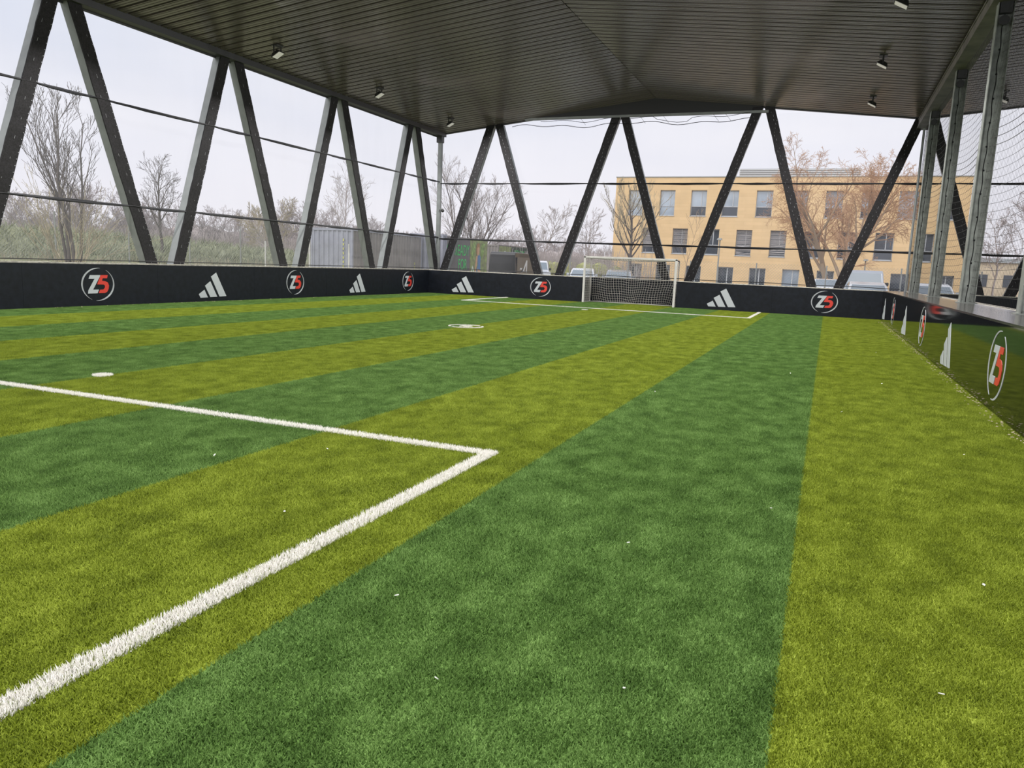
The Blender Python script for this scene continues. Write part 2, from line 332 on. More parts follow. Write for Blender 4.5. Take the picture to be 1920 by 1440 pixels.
bar_logo(wf, lambda u, v, w: (-3.98+u, YF-w, .53+v)); rnd_logo(wf, lambda u, v, w: (-.03+u, YF-w, .585+v))
# right wall: glossy with a wide ledge
wr = MB().box(XR+.022, XR+.1, Y0, YF, 0, HW-.03).build('wall_right', M_deck, kind='structure'); wr['label'] = 'glossy black rebound wall with a wide ledge on the right'
wall_boards(wr, [Y0]+[1.2+4.1*i for i in range(8)]+[YF-.03], lambda a, b_: MB().box(XR, XR+.022, a, b_, 0, HW-.01), M_wallg)
for a, b_ in zip([Y0, 2.9, 8.6, 14.3, 20.0, 25.7], [2.9, 8.6, 14.3, 20.0, 25.7, 33.3]):
    MB().box(XR-.012, 3.02, a+.002, b_-.002, HW-.008, HW+.022).build('ledge_board', M_ledge, wr)
for y in (7.05, 15.02, 23.0, 31.0): bar_logo(wr, lambda u, v, w, y=y: (XR-w, y-u, .50+v))
for y in (3.0, 10.85, 18.9, 27.0): rnd_logo(wr, lambda u, v, w, y=y: (XR-w, y-u, .575+v))
# ------------------------------------------------------------------ ceiling
def plank_mesh(xa, xb, pitch):
    prof = [(.058,.088),(.066,0),(.098,0),(.103,.013),(.127,.013),(.132,0),(.222,0),(.227,.013),(.251,.013),(.256,0),(.334,0),(.342,.088)]
    mb = MB(); za, zb = zroof(xa), zroof(xb); n = len(prof)
    vs = [(xa, y*pitch/.36, za+z) for y, z in prof]+[(xb, y*pitch/.36, zb+z) for y, z in prof]
    mb.add(vs, [(i, i+1, n+i+1, n+i) for i in range(n-1)]); return mb.mesh('plank')
def roof(name, label, spans, pitch=.36):
    xs = [spans[0][0]]+[s[1] for s in spans]
    mb = MB()
    for a, b_ in zip(xs[:-1], xs[1:]):
        mb.hexa([(a, Y0, zroof(a)+.09), (b_, Y0, zroof(b_)+.09), (b_, 34.35, zroof(b_)+.09), (a, 34.35, zroof(a)+.09)], [(a, Y0, zroof(a)+.3), (b_, Y0, zroof(b_)+.3), (b_, 34.35, zroof(b_)+.3), (a, 34.35, zroof(a)+.3)])
    root = mb.build(name, M_deck, kind='structure'); root['label'] = label
    ny = int((34.2-Y0)/pitch)
    for a, b_ in spans:
        full = plank_mesh(a+.01, b_-.01, pitch); full.materials.append(M_ceil)
        for i in range(ny):
            o = bpy.data.objects.new('plank', full); COL.objects.link(o); o.parent = root; o.location = (0, 34.2-(i+1)*pitch, random.uniform(-.004, .004))
    return root
cz1 = roof('ceiling', 'ribbed grey metal ceiling planks rising to a central ridge', [(-17.86, XRID), (XRID, 2.86)])
cz2 = roof('ceiling', 'ribbed metal ceiling of the neighbouring pitch beyond the row of posts', [(2.94, 13.4)])
MB().hexa([(13.4, Y0, ZR), (23.7, Y0, ZE), (23.7, 34.35, ZE), (13.4, 34.35, ZR)], [(13.4, Y0, ZR+.3), (23.7, Y0, ZE+.3), (23.7, 34.35, ZE+.3), (13.4, 34.35, ZR+.3)]).build('unseen_roof_slope', M_ceil, cz2)  # unseen outer slope of the neighbour roof, plain slab added to block light
# gable closure with bottom chord
gb = empty('gable_panel', (0, 0, 0)); tag(gb, 'dark triangular gable panel closing the roof above the far opening', 'panel')
pts = [(-13.2, 8.17), (-3.2, 8.17), (-3.2, zroof(-3.2)+.03), (XRID, ZR+.05), (-13.2, zroof(-13.2)+.03)]
MB().prism(pts, lambda u, v, w: (u, 34.02+w, v), .05).build('panel', M_gable, gb)
MB().box(-13.6, -2.9, 33.93, 34.05, 8.10, 8.20).build('chord_beam', M_steel, gb)
for x in (-13.0, -9.0): pass
eb = MB().box(-18.14, -17.82, Y0, 34.3, 7.50, 7.78).box(-18.20, -18.14, Y0, 34.3, 7.46, 8.0).build('eave_beam', M_eave, bevel=.01); tag(eb, 'dark steel eave beam running along the top of the left side', 'beam')
# edge trims at the far end of the roof
for i, (a, b_) in enumerate(((-17.9, XRID), (XRID, XV), (XV, 13.4))):
    o = MB().hexa([(a, 34.18, zroof(a)-.03), (b_, 34.18, zroof(b_)-.03), (b_, 34.36, zroof(b_)-.03), (a, 34.36, zroof(a)-.03)], [(a, 34.18, zroof(a)+.3), (b_, 34.18, zroof(b_)+.3), (b_, 34.36, zroof(b_)+.3), (a, 34.36, zroof(a)+.3)]).build('trim_%d' % (i+1), M_eave, kind='structure')
# valley beam
vb = empty('valley_beam'); tag(vb, 'galvanised beam over the row of posts on the right', 'beam')
MB().box(2.62, 3.08, Y0, 34.3, 7.64, 7.69).build('top_flange', M_beam, vb)
MB().box(2.60, 3.06, Y0, 34.3, 7.32, 7.36).build('bottom_flange', M_beam, vb)
MB().box(2.64, 2.68, Y0, 34.3, 7.36, 7.64).build('side_plate', M_beam, vb)
MB().box(2.82, 2.86, Y0, 34.3, 7.36, 7.64).build('web', M_galv, vb)
# ------------------------------------------------------------------ diagonal struts
def strut(side, base, top, zt, idx, lab):
    """base/top: coordinate along the wall; inner face lies in the frame plane, box is behind it."""
    r = empty('diagonal_strut', (SX, base, 0) if side == 'L' else (base, SY, 0))
    tag(r, lab, 'strut', 'diagonal steel struts of the left side' if side == 'L' else 'diagonal steel struts of the far end')
    hw, dp = .165, .27
    ln = math.hypot(top-base, zt); ca = abs(zt)/ln; h = hw/ca
    def F(s, d, z):   # s along wall relative to base, d depth outward
        return (-d, s, z) if side == 'L' else (s, d, z)
    def quad(s0, s1, d0, d1, z, sh): return [F(s0+sh, d0, z), F(s1+sh, d0, z), F(s1+sh, d1, z), F(s0+sh, d1, z)]
    T = top-base
    # H-section beam: two flanges and a web
    for d0, d1 in ((.03, .05), (.05+dp-.02, .05+dp)):
        pass
    MB().hexa(quad(-h, h, .03, .03+dp, 0, 0), quad(-h, h, .03, .03+dp, zt, T)).build('beam', M_steel, r)
    # net hem: dark belt strapped on the inner face, overhanging the beam a little
    n = 26; mb = MB(); prev = None; rr = random.Random(idx)
    for i in range(n+1):
        z = .9+(zt-.9)*i/n; sh = T*z/zt; e = h*1.10+rr.uniform(-.008, .012)
        q = quad(-e, e, rr.uniform(-.02, -.005), .028, z, sh)
        if prev: mb.hexa(prev, q)
        prev = q
    mb.build('net_hem', M_dark, r)
    # pale dots painted for sky light through eyelets along the hem
    mb = MB(); k = int((zt-1.1)/.16)
    for i in range(k):
        z = 1.15+(zt-1.25)*i/k; sh = T*z/zt
        for off, dz in ((h*.93, .022), (h*rr.uniform(-.5, .5), rr.uniform(.03, .09))):
            if off > h*.8:
                if side == 'L' or i % 3 == 0: mb.add([F(sh+off-.010, -.024, z), F(sh+off+.010, -.024, z), F(sh+off+.010+T/zt*dz, -.024, z+dz), F(sh+off-.010+T/zt*dz, -.024, z+dz)], [(0, 1, 2, 3)])
            elif side == 'F' or i % 3 == 0: mb.add([F(sh+off-.004, -.024, z), F(sh+off+.004, -.024, z), F(sh+off+.004+T/zt*dz, -.024, z+dz), F(sh+off-.004+T/zt*dz, -.024, z+dz)], [(0, 1, 2, 3)])
    mb.build('sky_dots', M_skydot, r, kind='stuff', label='pale painted dots of sky light through the black hem')
    return r
YB = [34.35-5.77*k for k in range(7)]; YA = [31.42-5.77*k for k in range(6)]
sl = 0
for k in range(6):
    yb, ya = YB[k], YA[k]
    strut('L', yb-.12, ya+.30, 7.52, 10+k, 'grey strut of left side with top leaning nearer, %sfrom far corner' % (ORD[k] or 'first '))
    strut('L', YB[k+1]+.12, ya-.30, 7.52, 30+k, 'grey strut of left side with top leaning away, %sfrom far corner' % (ORD[k] or 'first '))
XB = [-18.15+6.02*k for k in range(7)]; XA = [-15.13+6.02*k for k in range(6)]
for k in range(5):
    zt = min(zroof(XA[k])-.03, 8.10 if XA[k] < -3.4 else 9)
    strut('F', XB[k]+.14, XA[k]-.21, zt, 50+k, 'dark laced strut of far end with top leaning right, %sfrom left corner' % (ORD[k] or 'first '))
    strut('F', XB[k+1]-.14, XA[k]+.21, zt, 70+k, 'dark laced strut of far end with top leaning left, %sfrom left corner' % (ORD[k] or 'first '))
cp = empty('corner_post', (-18.0, 34.05, 0)); tag(cp, 'slim vertical steel post at the far left corner under the eave', 'post')
MB().box(-.09, .09, -.09, .09, 0, 7.5).build('post', M_steel, cp, bevel=.01)
MB().box(-.14, .14, -.16, .1, 7.2, 7.5).build('bracket', M_eave, cp)
sc = empty('security_camera', (-17.86, 33.93, 3.98)); tag(sc, 'small dome camera fixed to the far left corner post', 'camera')
MB().box(-.05, .12, -.05, .05, .05, .10).build('arm', M_steel, sc); MB().ell((.13, 0, 0), .085, .085, .085).build('dome', M_lamp, sc, smooth=True)
# net cables
def cable(side, z, a, b_, lab, spans):
    r = empty('net_cable', (SX, a, z) if side == 'L' else (a, SY, z)); tag(r, lab, 'cable', 'black net cables of the %s' % ('left side' if side == 'L' else 'far end'))
    for j, off in enumerate((-.035, .0, .04)):
        mb = MB(); pts = []
        for s0, s1 in zip(spans[:-1], spans[1:]):
            for i in range(8):
                t = i/8; s = s0+(s1-s0)*t; dz = -.015*math.sin(math.pi*t)+off*math.sin(math.pi*t)*.7+random.uniform(-.006, .006)
                pts.append((-.0 if side == 'L' else s-a, s-a if side == 'L' else 0, dz) if side == 'F' else (0, s-a, dz))
        s = spans[-1]; pts.append((0, s-a, 0) if side == 'L' else (s-a, 0, 0))
        if side == 'L': pts = [(.0-.012*j, p[1], p[2]) for p in pts]
        mb.path(pts, .021 if j != 1 else .028, n=5, cap=False).build('strand', M_rope, r)
for z in (5.36, 2.70): cable('L', z, Y0, 34.1, 'black twin net cable across the left side, %s one' % ('upper' if z > 4 else 'lower'), [Y0]+sorted([YB[k]+(YA[k]-YB[k])*z/7.6 for k in range(6)]+[YB[k+1]+(YA[k]-YB[k+1])*z/7.6 for k in range(6)])+[34.1])
for z in (5.28, 2.64): cable('F', z, -18.0, 22, 'black twin net cable across the far end, %s one' % ('upper' if z > 4 else 'lower'), [-18.0]+sorted([XB[k]+(XA[k]-XB[k])*z/7.9 for k in range(5)]+[XB[k+1]+(XA[k]-XB[k+1])*z/7.9 for k in range(5)])+[16, 22])
o = MB().path([(XL+.0, y, HW+.10) for y in np.linspace(Y0, 34, 12)], .012, n=4).build('hem_rope', M_rope); tag(o, 'thin black hem rope just above the left wall', 'rope')
o = MB().path([(x, YF+.25, HW+.115+.012*math.sin(x*1.9)) for x in np.linspace(-17.8, 2.6, 40)], .014, n=4).build('hem_rope', M_rope); tag(o, 'thin black hem rope just above the far wall', 'rope')
# wind curtains (fine mesh)
def curtain(side, a, b_, lab):
    nu, nv = 120, 16; vs = []; fs = []
    for j in range(nv+1):
        for i in range(nu+1):
            s = a+(b_-a)*i/nu; f = j/nv; z = 1.14+((7.48 if side == 'L' else min(zroof(s)-.02, 8.12))-1.14)*f
            w = .05*f*math.sin(s*1.9+.6*math.sin(s*.7))*math.sin(s*.41)+.02*math.sin(s*5+z)*f
            vs.append((SX-.32+w, s, z) if side == 'L' else (s, SY+.34+w, z))
    for j in range(nv):
        for i in range(nu): q = j*(nu+1)+i; fs.append((q, q+1, q+nu+2, q+nu+1))
    o = MB().add(vs, fs).build('mesh_curtain', M_curt if side == 'L' else M_curtf, smooth=True); tag(o, lab, 'netting'); return o
curtain('L', Y0, 34.3, 'fine translucent mesh curtain hanging along the left side')
curtain('F', -18.0, 2.9, 'fine translucent mesh curtain across the far end, with soft folds')
# slack net hanging under the far chord
o = MB()
for z0, amp, rad in ((8.02, .05, .010), (7.80, .06, .013)):
    o.path([(x, 33.88, z0+amp*math.sin(x*1.3)+.05*math.sin(x*3.1)-(.12 if -7.5 < x < -6 and z0 > 8 else 0)) for x in np.linspace(-12.8 if z0 > 8 else -14.2, -3.6, 44)], rad, n=4)
for x in (-10.9, -8.2, -7.2, -5.1, -4.6): o.tube((x, 33.88, 8.1), (x+.25, 33.88, 7.8), .006, n=3)
o = o.build('slack_rope', M_rope); tag(o, 'slack black ropes and net edge sagging under the far gable', 'rope')
# ------------------------------------------------------------------ galvanised posts on the right
PY_ = [30.7, 25.05, 19.4, 13.7, 8.05, 2.4]
def gpost():
    r = empty('galvanised_post'); z0, z1 = HW+.02, 7.32
    MB().box(-.15, .13, -.012, .012, z0, z1).build('web', M_galv, r)
    for x in (-.155, .125): MB().box(x, x+.018, -.13, .13, z0, z1).build('flange', M_galv, r, bevel=.003)
    MB().box(-.2, .18, -.17, .17, z0, z0+.02).build('base_plate', M_galv, r)
    mb = MB().tube((-.03, -.19, 6.95), (-.03, -.13, 6.95), .10, n=12).box(-.12, .10, -.16, .16, 7.1, 7.32); mb.build('top_bracket', M_eave, r)
    pts = [(-.02+.012*math.sin(z*9), -.018+.006*math.sin(z*23), z) for z in np.linspace(z0, 7.1, 70)]
    mb = MB().path(pts, .008, n=4, cap=False)
    for z in np.linspace(1.5, 6.9, 12): mb.ell((-.02, -.02, z), .022, .02, .022, 6, 4)
    mb.build('lacing_rope', M_rope, r)
    for x in (-.1, .1): MB().tube((x, -.1, z0+.02), (x, -.1, z0+.06), .018, n=6).build('bolt', M_galv, r)
    return r
gp = gpost()
for i, y in enumerate(PY_):
    r = gp if i == 0 else copy_tree(gp); r.location = (2.88, y, 0)
    tag(r, 'galvanised steel H post standing on the right ledge, %sfrom the far end' % (ORD[i] or 'first '), 'post', 'galvanised posts on the right ledge')
o = MB().tube((2.85, 33.6, HW), (2.86, 33.9, 7.5), .045, n=8).build('net_pole', M_steel); tag(o, 'slim dark net pole at the far right corner beside the first galvanised post', 'pole')
def side_net(y0, y1, i):
    mb = MB(); nz_, ny_ = 36, 44; x = 2.9
    def P(u, v):
        y = y0+(y1-y0)*u; z = 1.16+(7.35-1.16)*v; sag = math.sin(math.pi*u)*(.34*v*(1-v*.2)) 
        return (x+.05*math.sin(math.pi*u)*math.sin(math.pi*v), y, z-sag*(1 if v < .98 else .3))
    for j in range(nz_+1):
        pts = [P(k/14, j/nz_) for k in range(15)]; mb.path(pts, .0042 if j not in (19, 20, 21) else .008, n=3, cap=False)
    for k in range(ny_+1):
        pts = [P(k/ny_, j/8) for j in range(9)]; mb.path(pts, .0024, n=3, cap=False)
    o = mb.build('safety_net', M_net); tag(o, 'sagging black square mesh net, %sbay from the far end' % (ORD[i] or 'first '), 'net', 'safety nets between the galvanised posts')
yy = [33.7]+PY_[:5]
for i, (a, b_) in enumerate(zip(yy[1:], yy[:-1])): side_net(a+.13, b_-.13, i)
# strip behind the ledge with pale rubbish, then the neighbour pitch
o = MB().box(3.05, 3.75, Y0, 33.6, .0, HW-.04).build('wall_divider', M_cap, kind='structure'); o['label'] = 'pale concrete strip between the two pitches'
mb = MB(); r_ = random.Random(5)
for i in range(260):
    y = r_.uniform(8, 33); s = r_.uniform(.015, .06); xx = 3.10+r_.gauss(0, .04); mb.ell((xx, y, HW-.035+s*.4), s*1.6, s, s*.5, 5, 3)
o = mb.build('blown_litter', M_cap); tag(o, 'pale leaves and litter collected along the back of the right ledge', 'litter', kind='stuff')
fl2 = MB().box(3.75, 23.0, Y0, 33.9, -.12, .0).build('floor', TG, kind='structure'); fl2['label'] = 'green turf of the neighbouring pitch'
wn = MB().box(3.75, 23.0, YF, YF+.1, 0, HW).build('wall_neighbour', M_wall, kind='structure'); wn['label'] = 'low black far wall of the neighbouring pitch'
MB().box(3.75, 23.0, YF-.01, YF+.14, HW, HW+.03).build('cap_rail', M_cap, wn)
# ------------------------------------------------------------------ goal
gl = empty('football_goal', (-7.94, YF-.02, 0)); tag(gl, 'white framed football goal with a grey net set into the far wall', 'goal')
gw, gd = 2.0, .92
for s in (-1, 1): MB().box(s*gw-.045, s*gw+.045, -.045, .045, 0, 2.03).build('goal_post', M_goal, gl, bevel=.012)
MB().box(-gw-.045, gw+.045, -.045, .045, 1.95, 2.035).build('crossbar', M_goal, gl, bevel=.012)
for s in (-1, 1):
    MB().path([(s*gw, .05, 1.98), (s*gw*.985, gd-.12, 1.96), (s*gw*.98, gd, 1.86), (s*gw*.98, gd, 0)], .022, n=7).build('back_stay', M_goal if s < 0 else M_eave, gl)
    MB().tube((s*gw, 0, .03), (s*gw*.98, gd, .03), .022, n=6).build('side_bar', M_goal, gl)
MB().box(-gw*.98, gw*.98, gd-.025, gd+.025, .0, .05).build('ground_bar', M_goal, gl)
def netgrid(P, nu, nv, r, su, sv):
    mb = MB()
    for j in range(nv+1): mb.path([P(k/su, j/nv) for k in range(su+1)], r, n=3, cap=False)
    for k in range(nu+1): mb.path([P(k/nu, j/sv) for j in range(sv+1)], r, n=3, cap=False)
    return mb
def backP(u, v):   # v=0 top
    x = -1.96+3.92*u; g = max(0, v-.5)*2
    x = x*(1-.13*g)-.0*g+.06*math.sin(6*v+9*u)*g+.03*math.sin(14*u+3*v)
    z = 1.93*(1-v)+.04+.05*math.sin(7*u+2)*g-.10*math.sin(math.pi*u)*(1-v)+.02*math.sin(23*u)
    return (x, gd-.06-.28*g*(.6+.4*math.sin(5*u+1))+.04*math.sin(9*u), max(.03, z))
netgrid(backP, 36, 18, .0062, 36, 18).build('back_net', M_netw, gl, kind='stuff')
for s in (-1, 1):
    netgrid(lambda u, v: (s*(1.97-.05*math.sin(3*v)*math.sin(3*u)), .05+(gd-.1)*u, 1.95*(1-v)+.04), 8, 18, .007, 6, 10).build('side_net', M_netw, gl, kind='stuff')
netgrid(lambda u, v: (-1.96+3.92*u, .03+(gd-.1)*v, 1.965-.07*math.sin(math.pi*u)*math.sin(math.pi*v)-.02*v), 36, 8, .007, 14, 4).build('top_net', M_netw, gl, kind='stuff')
# ------------------------------------------------------------------ floodlights
def floodlight():
    r = empty('floodlight')
    MB().box(-.11, .11, -.16, .16, -.03, 0).build('mounting_plate', M_lamp, r)
    MB().box(-.02, .02, -.175, -.155, -.26, 0).box(-.02, .02, .155, .175, -.26, 0).box(-.02, .02, -.175, .175, -.05, -.03).build('yoke', M_lamp, r)
    h = empty('lamp_head', (0, 0, -.24)); h.scale = (.85, .85, .85); h.parent = r; h.rotation_euler = (0, math.radians(28), 0)
    MB().hexa([(-.20, -.165, -.06), (.20, -.165, -.06), (.20, .165, -.06), (-.20, .165, -.06)], [(-.12, -.12, .07), (.12, -.12, .07), (.12, .12, .07), (-.12, .12, .07)]).build('housing', M_lamp, h)
    MB().box(-.17, .17, -.135, .135, -.072, -.061).build('lens', M_lens, h)
    return r
spots = [(-16.25, 31.6), (-16.2, 25.65), (-16.25, 19.95), (.87, 31.0), (.87, 25.5), (.95, 20.1)]
extra = [(-16.2, 14.2), (.9, 14.3), (-16.2, 8.4), (.9, 8.5), (-16.2, 2.6), (.9, 2.7), (4.9, 31.0), (4.9, 25.4), (4.9, 19.7)]
proto = floodlight(); lamps = []
for i, (x, y) in enumerate(spots+extra):
    r = proto if i == 0 else copy_tree(proto)
    r.location = (x, y, zroof(x)+.002); r.rotation_euler.z = math.pi if x < -5 else 0
    side = 'left' if x < -5 else ('right' if x < 3 else 'neighbouring pitch')
    lst = [q for q in spots+extra if (q[0] < -5) == (x < -5) and (q[0] > 3) == (x > 3)]; lst.sort(key=lambda q: -q[1]); k = lst.index((x, y))
    tag(r, 'dark floodlight with pale lens under the %s ceiling slope, %sfrom the far end' % (side, ORD[k] or 'first '), 'floodlight', 'floodlights under the ceiling')
    if x < 3: lamps.append((x, y))
for x, y in lamps:
    ld = bpy.data.lights.new('flood_lamp', 'AREA'); ld.shape = 'RECTANGLE'; ld.size = .32; ld.size_y = .26; ld.energy = FLOOD_W; ld.color = (1, .975, .94); ld.spread = math.radians(165)
    lo = bpy.data.objects.new('flood_lamp', ld); COL.objects.link(lo)
    s = 1 if x < -5 else -1; a = math.radians(28)
    lo.location = (x+s*math.sin(a)*.10, y, zroof(x)-.24-.09)
    lo.rotation_euler = (0, -s*a, 0)
# ------------------------------------------------------------------ small flecks on the turf
r_ = random.Random(11); mf = mat('fleck_white', (.8,.8,.76,1), .8)
fl = [(-.20, 5.2), (.55, 3.1), (-.55, 2.6), (-1.7, 2.9), (-2.9, 3.6), (.9, 4.4), (1.3, 7.8), (-.4, 12.8), (.3, 9.5), (-3.6, 5.0), (-1.9, 9.6), (.9, 12.5), (1.1, 17.8), (-4.2, 4.4), (-.9, 4.1), (-1.2, 2.35)]
FD = ['at mid distance near the lime edge', 'near the bottom right corner', 'beside the stripe edge low in the frame', 'low in the middle of the frame', 'near inside the painted box line', 'right of the stripe edge, lower right', 'below the nearest round logo', 'far ahead near the stripe edge', 'left of the nearest bar logo', 'above the box corner on the left', 'beyond the box corner', 'along the middle of the right side', 'far along beside the right wall', 'left inside the box', 'in the middle right of the foreground', 'at the very bottom of the frame']
for i, (x, y) in enumerate(fl):
    mb = MB(); n = 7; rr = [r_.uniform(.5, 1) for _ in range(n)]
    mb.prism([(.013*rr[k]*math.cos(2*math.pi*k/n), .009*rr[k]*math.sin(2*math.pi*k/n)) for k in range(n)], lambda u, v, w: (u, v, w+.3*u), .004)
    o = mb.build('paper_fleck', mf); o.location = (x, y, .026); o.rotation_euler = (r_.uniform(-.4, .4), r_.uniform(-.4, .4), r_.uniform(0, 6))
    tag(o, 'tiny white fleck on the %s stripe, %s' % ('green' if (x < -.03 and x > -2.03) or x < -4.03 else 'lime', FD[i]), 'litter', 'white flecks on the turf')
mb = MB()
for i in range(420):
    y = r_.uniform(4, 31)**1.0; s = r_.uniform(.004, .013); x = XR-.02-abs(r_.gauss(0, .07)); mb.ell((x, y, .02), s*1.4, s, s*.5, 5, 3)
for i in range(60):
    mb.ell((XL+.05+abs(r_.gauss(0, .08)), r_.uniform(13, 30), .02), .02, .012, .006, 5, 3)
o = mb.build('leaf_litter', M_straw); tag(o, 'dry crumbs and leaves gathered at the foot of the walls', 'litter', kind='stuff')
#EXTERIOR
# ------------------------------------------------------------------ outside ground
g0 = MB(); nx, ny = 60, 50; vs = []; fs = []
def hgt(x, y):
    # grassy bank behind the left fence
    c = -42-.05*(y-20); d = (x-c)/9.0; top = 2.65-.028*max(0, y-22)-.0005*max(0, y-45)**2
    v = max(0, top)*math.exp(-d*d)*(1 if y > -30 else 0)
    return v
for j in range(ny+1):
    for i in range(nx+1):
        x = -130+ (111.7)*i/nx; y = -40+200*j/ny; vs.append((x, y, hgt(x, y)-.02+(.12*math.sin(x*.9)*math.sin(y*.7) if x < -33 else 0)))
for j in range(ny):
    for i in range(nx): q = j*(nx+1)+i; fs.append((q, q+1, q+nx+2, q+nx+1))
gm = g0.add(vs, fs).build('ground_meadow', M_grass, kind='structure', smooth=True); gm['label'] = 'rough meadow and bank outside the left side'
ga = MB().box(-18.3, 120, 34.4, 200, -.25, -.03).build('ground_car_park', M_asph, kind='structure'); ga['label'] = 'asphalt car park beyond the far end'
gn = MB().box(-18.3, 23.7, -30, 34.4, -.4, -.13).build('ground_base', M_asph, kind='structure')
# ------------------------------------------------------------------ far building
bd = empty('stone_building', (-4.6, 70, 0)); tag(bd, 'three storey building with pale tan stone facade and square windows beyond the car park', 'building')
BX0, BX1, BT, BDp = -18.75, 9.75, 9.75, 13.0
R3 = [(-17.53,-16.19),(-14.64,-13.3),(-11.88,-10.52),(-9.18,-7.8),(-6.32,-4.98),(-3.49,-2.2),(-.78,.56),(1.95,3.3),(4.71,6.12),(7.55,8.85)]
R2 = [(-16.0,-14.72),(-13.28,-11.95),(-10.5,-9.2),(-7.74,-6.42),(-4.92,-3.60),(-2.21,-.87),(.50,1.85),(3.27,4.68),(6.2,7.55)]
R1 = [(-17.2,-15.9),(-14.6,-13.3),(-11.9,-10.55),(-9.08,-7.75),(-6.39,-5.04),(-3.66,-2.29),(-.9,.45),(1.95,3.32),(4.74,6.1),(7.9,9.3)]
rows = [(.02, 2.05, R1), (3.08, 5.30, R2), (6.42, 8.64, R3)]
mb = MB(); T = .45
o_ = lambda x: x+4.6
zc = 0
for z0, z1, R in rows:
    if z0 > zc: mb.box(o_(BX0), o_(BX1), 0, T, zc, z0)
    xs = BX0
    for a, b_ in R: mb.box(o_(xs), o_(a), 0, T, z0, z1); xs = b_
    mb.box(o_(xs), o_(BX1), 0, T, z0, z1); zc = z1
mb.box(o_(BX0), o_(BX1), 0, T, zc, BT).box(o_(BX0), o_(BX0)+T, T, BDp, 0, BT).box(o_(BX1)-T, o_(BX1), T, BDp, 0, BT).box(o_(BX0), o_(BX1), BDp, BDp+T, 0, BT).box(o_(BX0), o_(BX1), T, BDp, BT-.5, BT-.15)
mb.build('facade', M_stone, bd)
MB().box(o_(BX0)-.05, o_(BX1)+.05, -.06, T+.1, BT, BT+.07).build('coping', M_post, bd)
MB().box(o_(BX0)+T, o_(BX1)-T, 1.6, 1.7, 0, BT-.5).build('interior_wall', M_deck, bd)
rw = random.Random(3)
styles = {2: 'OOOOOBBCOO', 1: 'BBWBBWWWW', 0: 'WWWWWLWWWW'}
for ri, (z0, z1, R) in enumerate(rows):
    for k, (a, b_) in enumerate(R):
        a, b_ = o_(a), o_(b_); st = styles[ri][k]
        f = MB().box(a, b_, .26, .34, z0, z0+.07).box(a, b_, .26, .34, z1-.07, z1).box(a, a+.05, .26, .34, z0, z1).box(b_-.05, b_, .26, .34, z0, z1)
        xm = a+(b_-a)*(.66 if ri == 2 else .60); zm = z0+(z1-z0)*.38
        if ri == 0: f.box(xm-.04, xm+.04, .25, .35, z0, z1)
        else: f.box(a, b_, .25, .35, zm-.03, zm+.03).box(xm-.03, xm+.03, .25, .35, zm, z1)
        w = f.build('window', M_frame, bd)
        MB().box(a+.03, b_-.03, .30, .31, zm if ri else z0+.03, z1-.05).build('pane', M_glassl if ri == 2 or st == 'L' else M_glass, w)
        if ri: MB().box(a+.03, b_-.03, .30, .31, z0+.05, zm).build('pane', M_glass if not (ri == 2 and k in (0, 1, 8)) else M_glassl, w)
        MB().box(a-.04, b_+.04, -.05, .27, z0-.05, z0).build('sill', M_frame, w)
        if st in 'BC':
            m2 = MB(); drop = {('B', 2): .45, ('C', 2): .38}.get((st, ri), .74+.2*(k > 2)); z = z1-.03
            while z > z1-(z1-z0)*drop:
                tl = 0 if not (ri == 1 and k in (3, 4)) or z > z0+.9 else rw.uniform(-.12, .16)
                m2.hexa([(a+.02, .16, z-.035), (b_-.02, .16, z-.035+tl), (b_-.02, .20, z+.0+tl), (a+.02, .20, z+.0)], [(a+.02, .16, z-.025), (b_-.02, .16, z-.025+tl), (b_-.02, .20, z+.012+tl), (a+.02, .20, z+.012)]); z -= .105
            m2.build('blind', M_blind, w, kind='stuff')
m2 = MB()
for i in range(7): m2.box(0, 9.9, -.02*i, .06-.02*i, 10.0+.16*i, 10.09+.16*i)
lv = MB().box(-8.25+4.6, 1.75+4.6, 3.2, 7, BT-.2, 10.85)
pl = lv.build('plant_room', M_roofm, bd)
m2 = MB()
for i in range(6): m2.box(-8.3+4.6, 1.8+4.6, 3.08, 3.19, 9.85+.17*i, 9.93+.17*i)
m2.build('louvre', M_frame, pl, kind='stuff')
# neighbour buildings far right and hills
fb = empty('low_building', (24, 104, 0)); tag(fb, 'low tan building far away on the right behind the parking', 'building')
MB().box(-9.5, 10, 0, 10, 0, 4.0).build('wall', M_far, fb); MB().box(-9.8, 10.3, -.3, 10.3, 4.0, 4.5).build('roof', M_roofm, fb)
for i in range(6): MB().box(-8.2+3*i, -6.8+3*i, -.05, .05, 1.2, 2.6).build('window', M_glass, fb)
o = MB()
for i in range(26):
    a = math.radians(-62+i*4.2); rr = 420; o.ell((math.sin(a)*rr, math.cos(a)*rr, -6), 60, 40, 12+3.5*math.sin(i*1.7), 14, 7)
o = o.build('hill_range', M_hill, kind='structure', smooth=True); o['label'] = 'haze tinted blue line of distant hills'
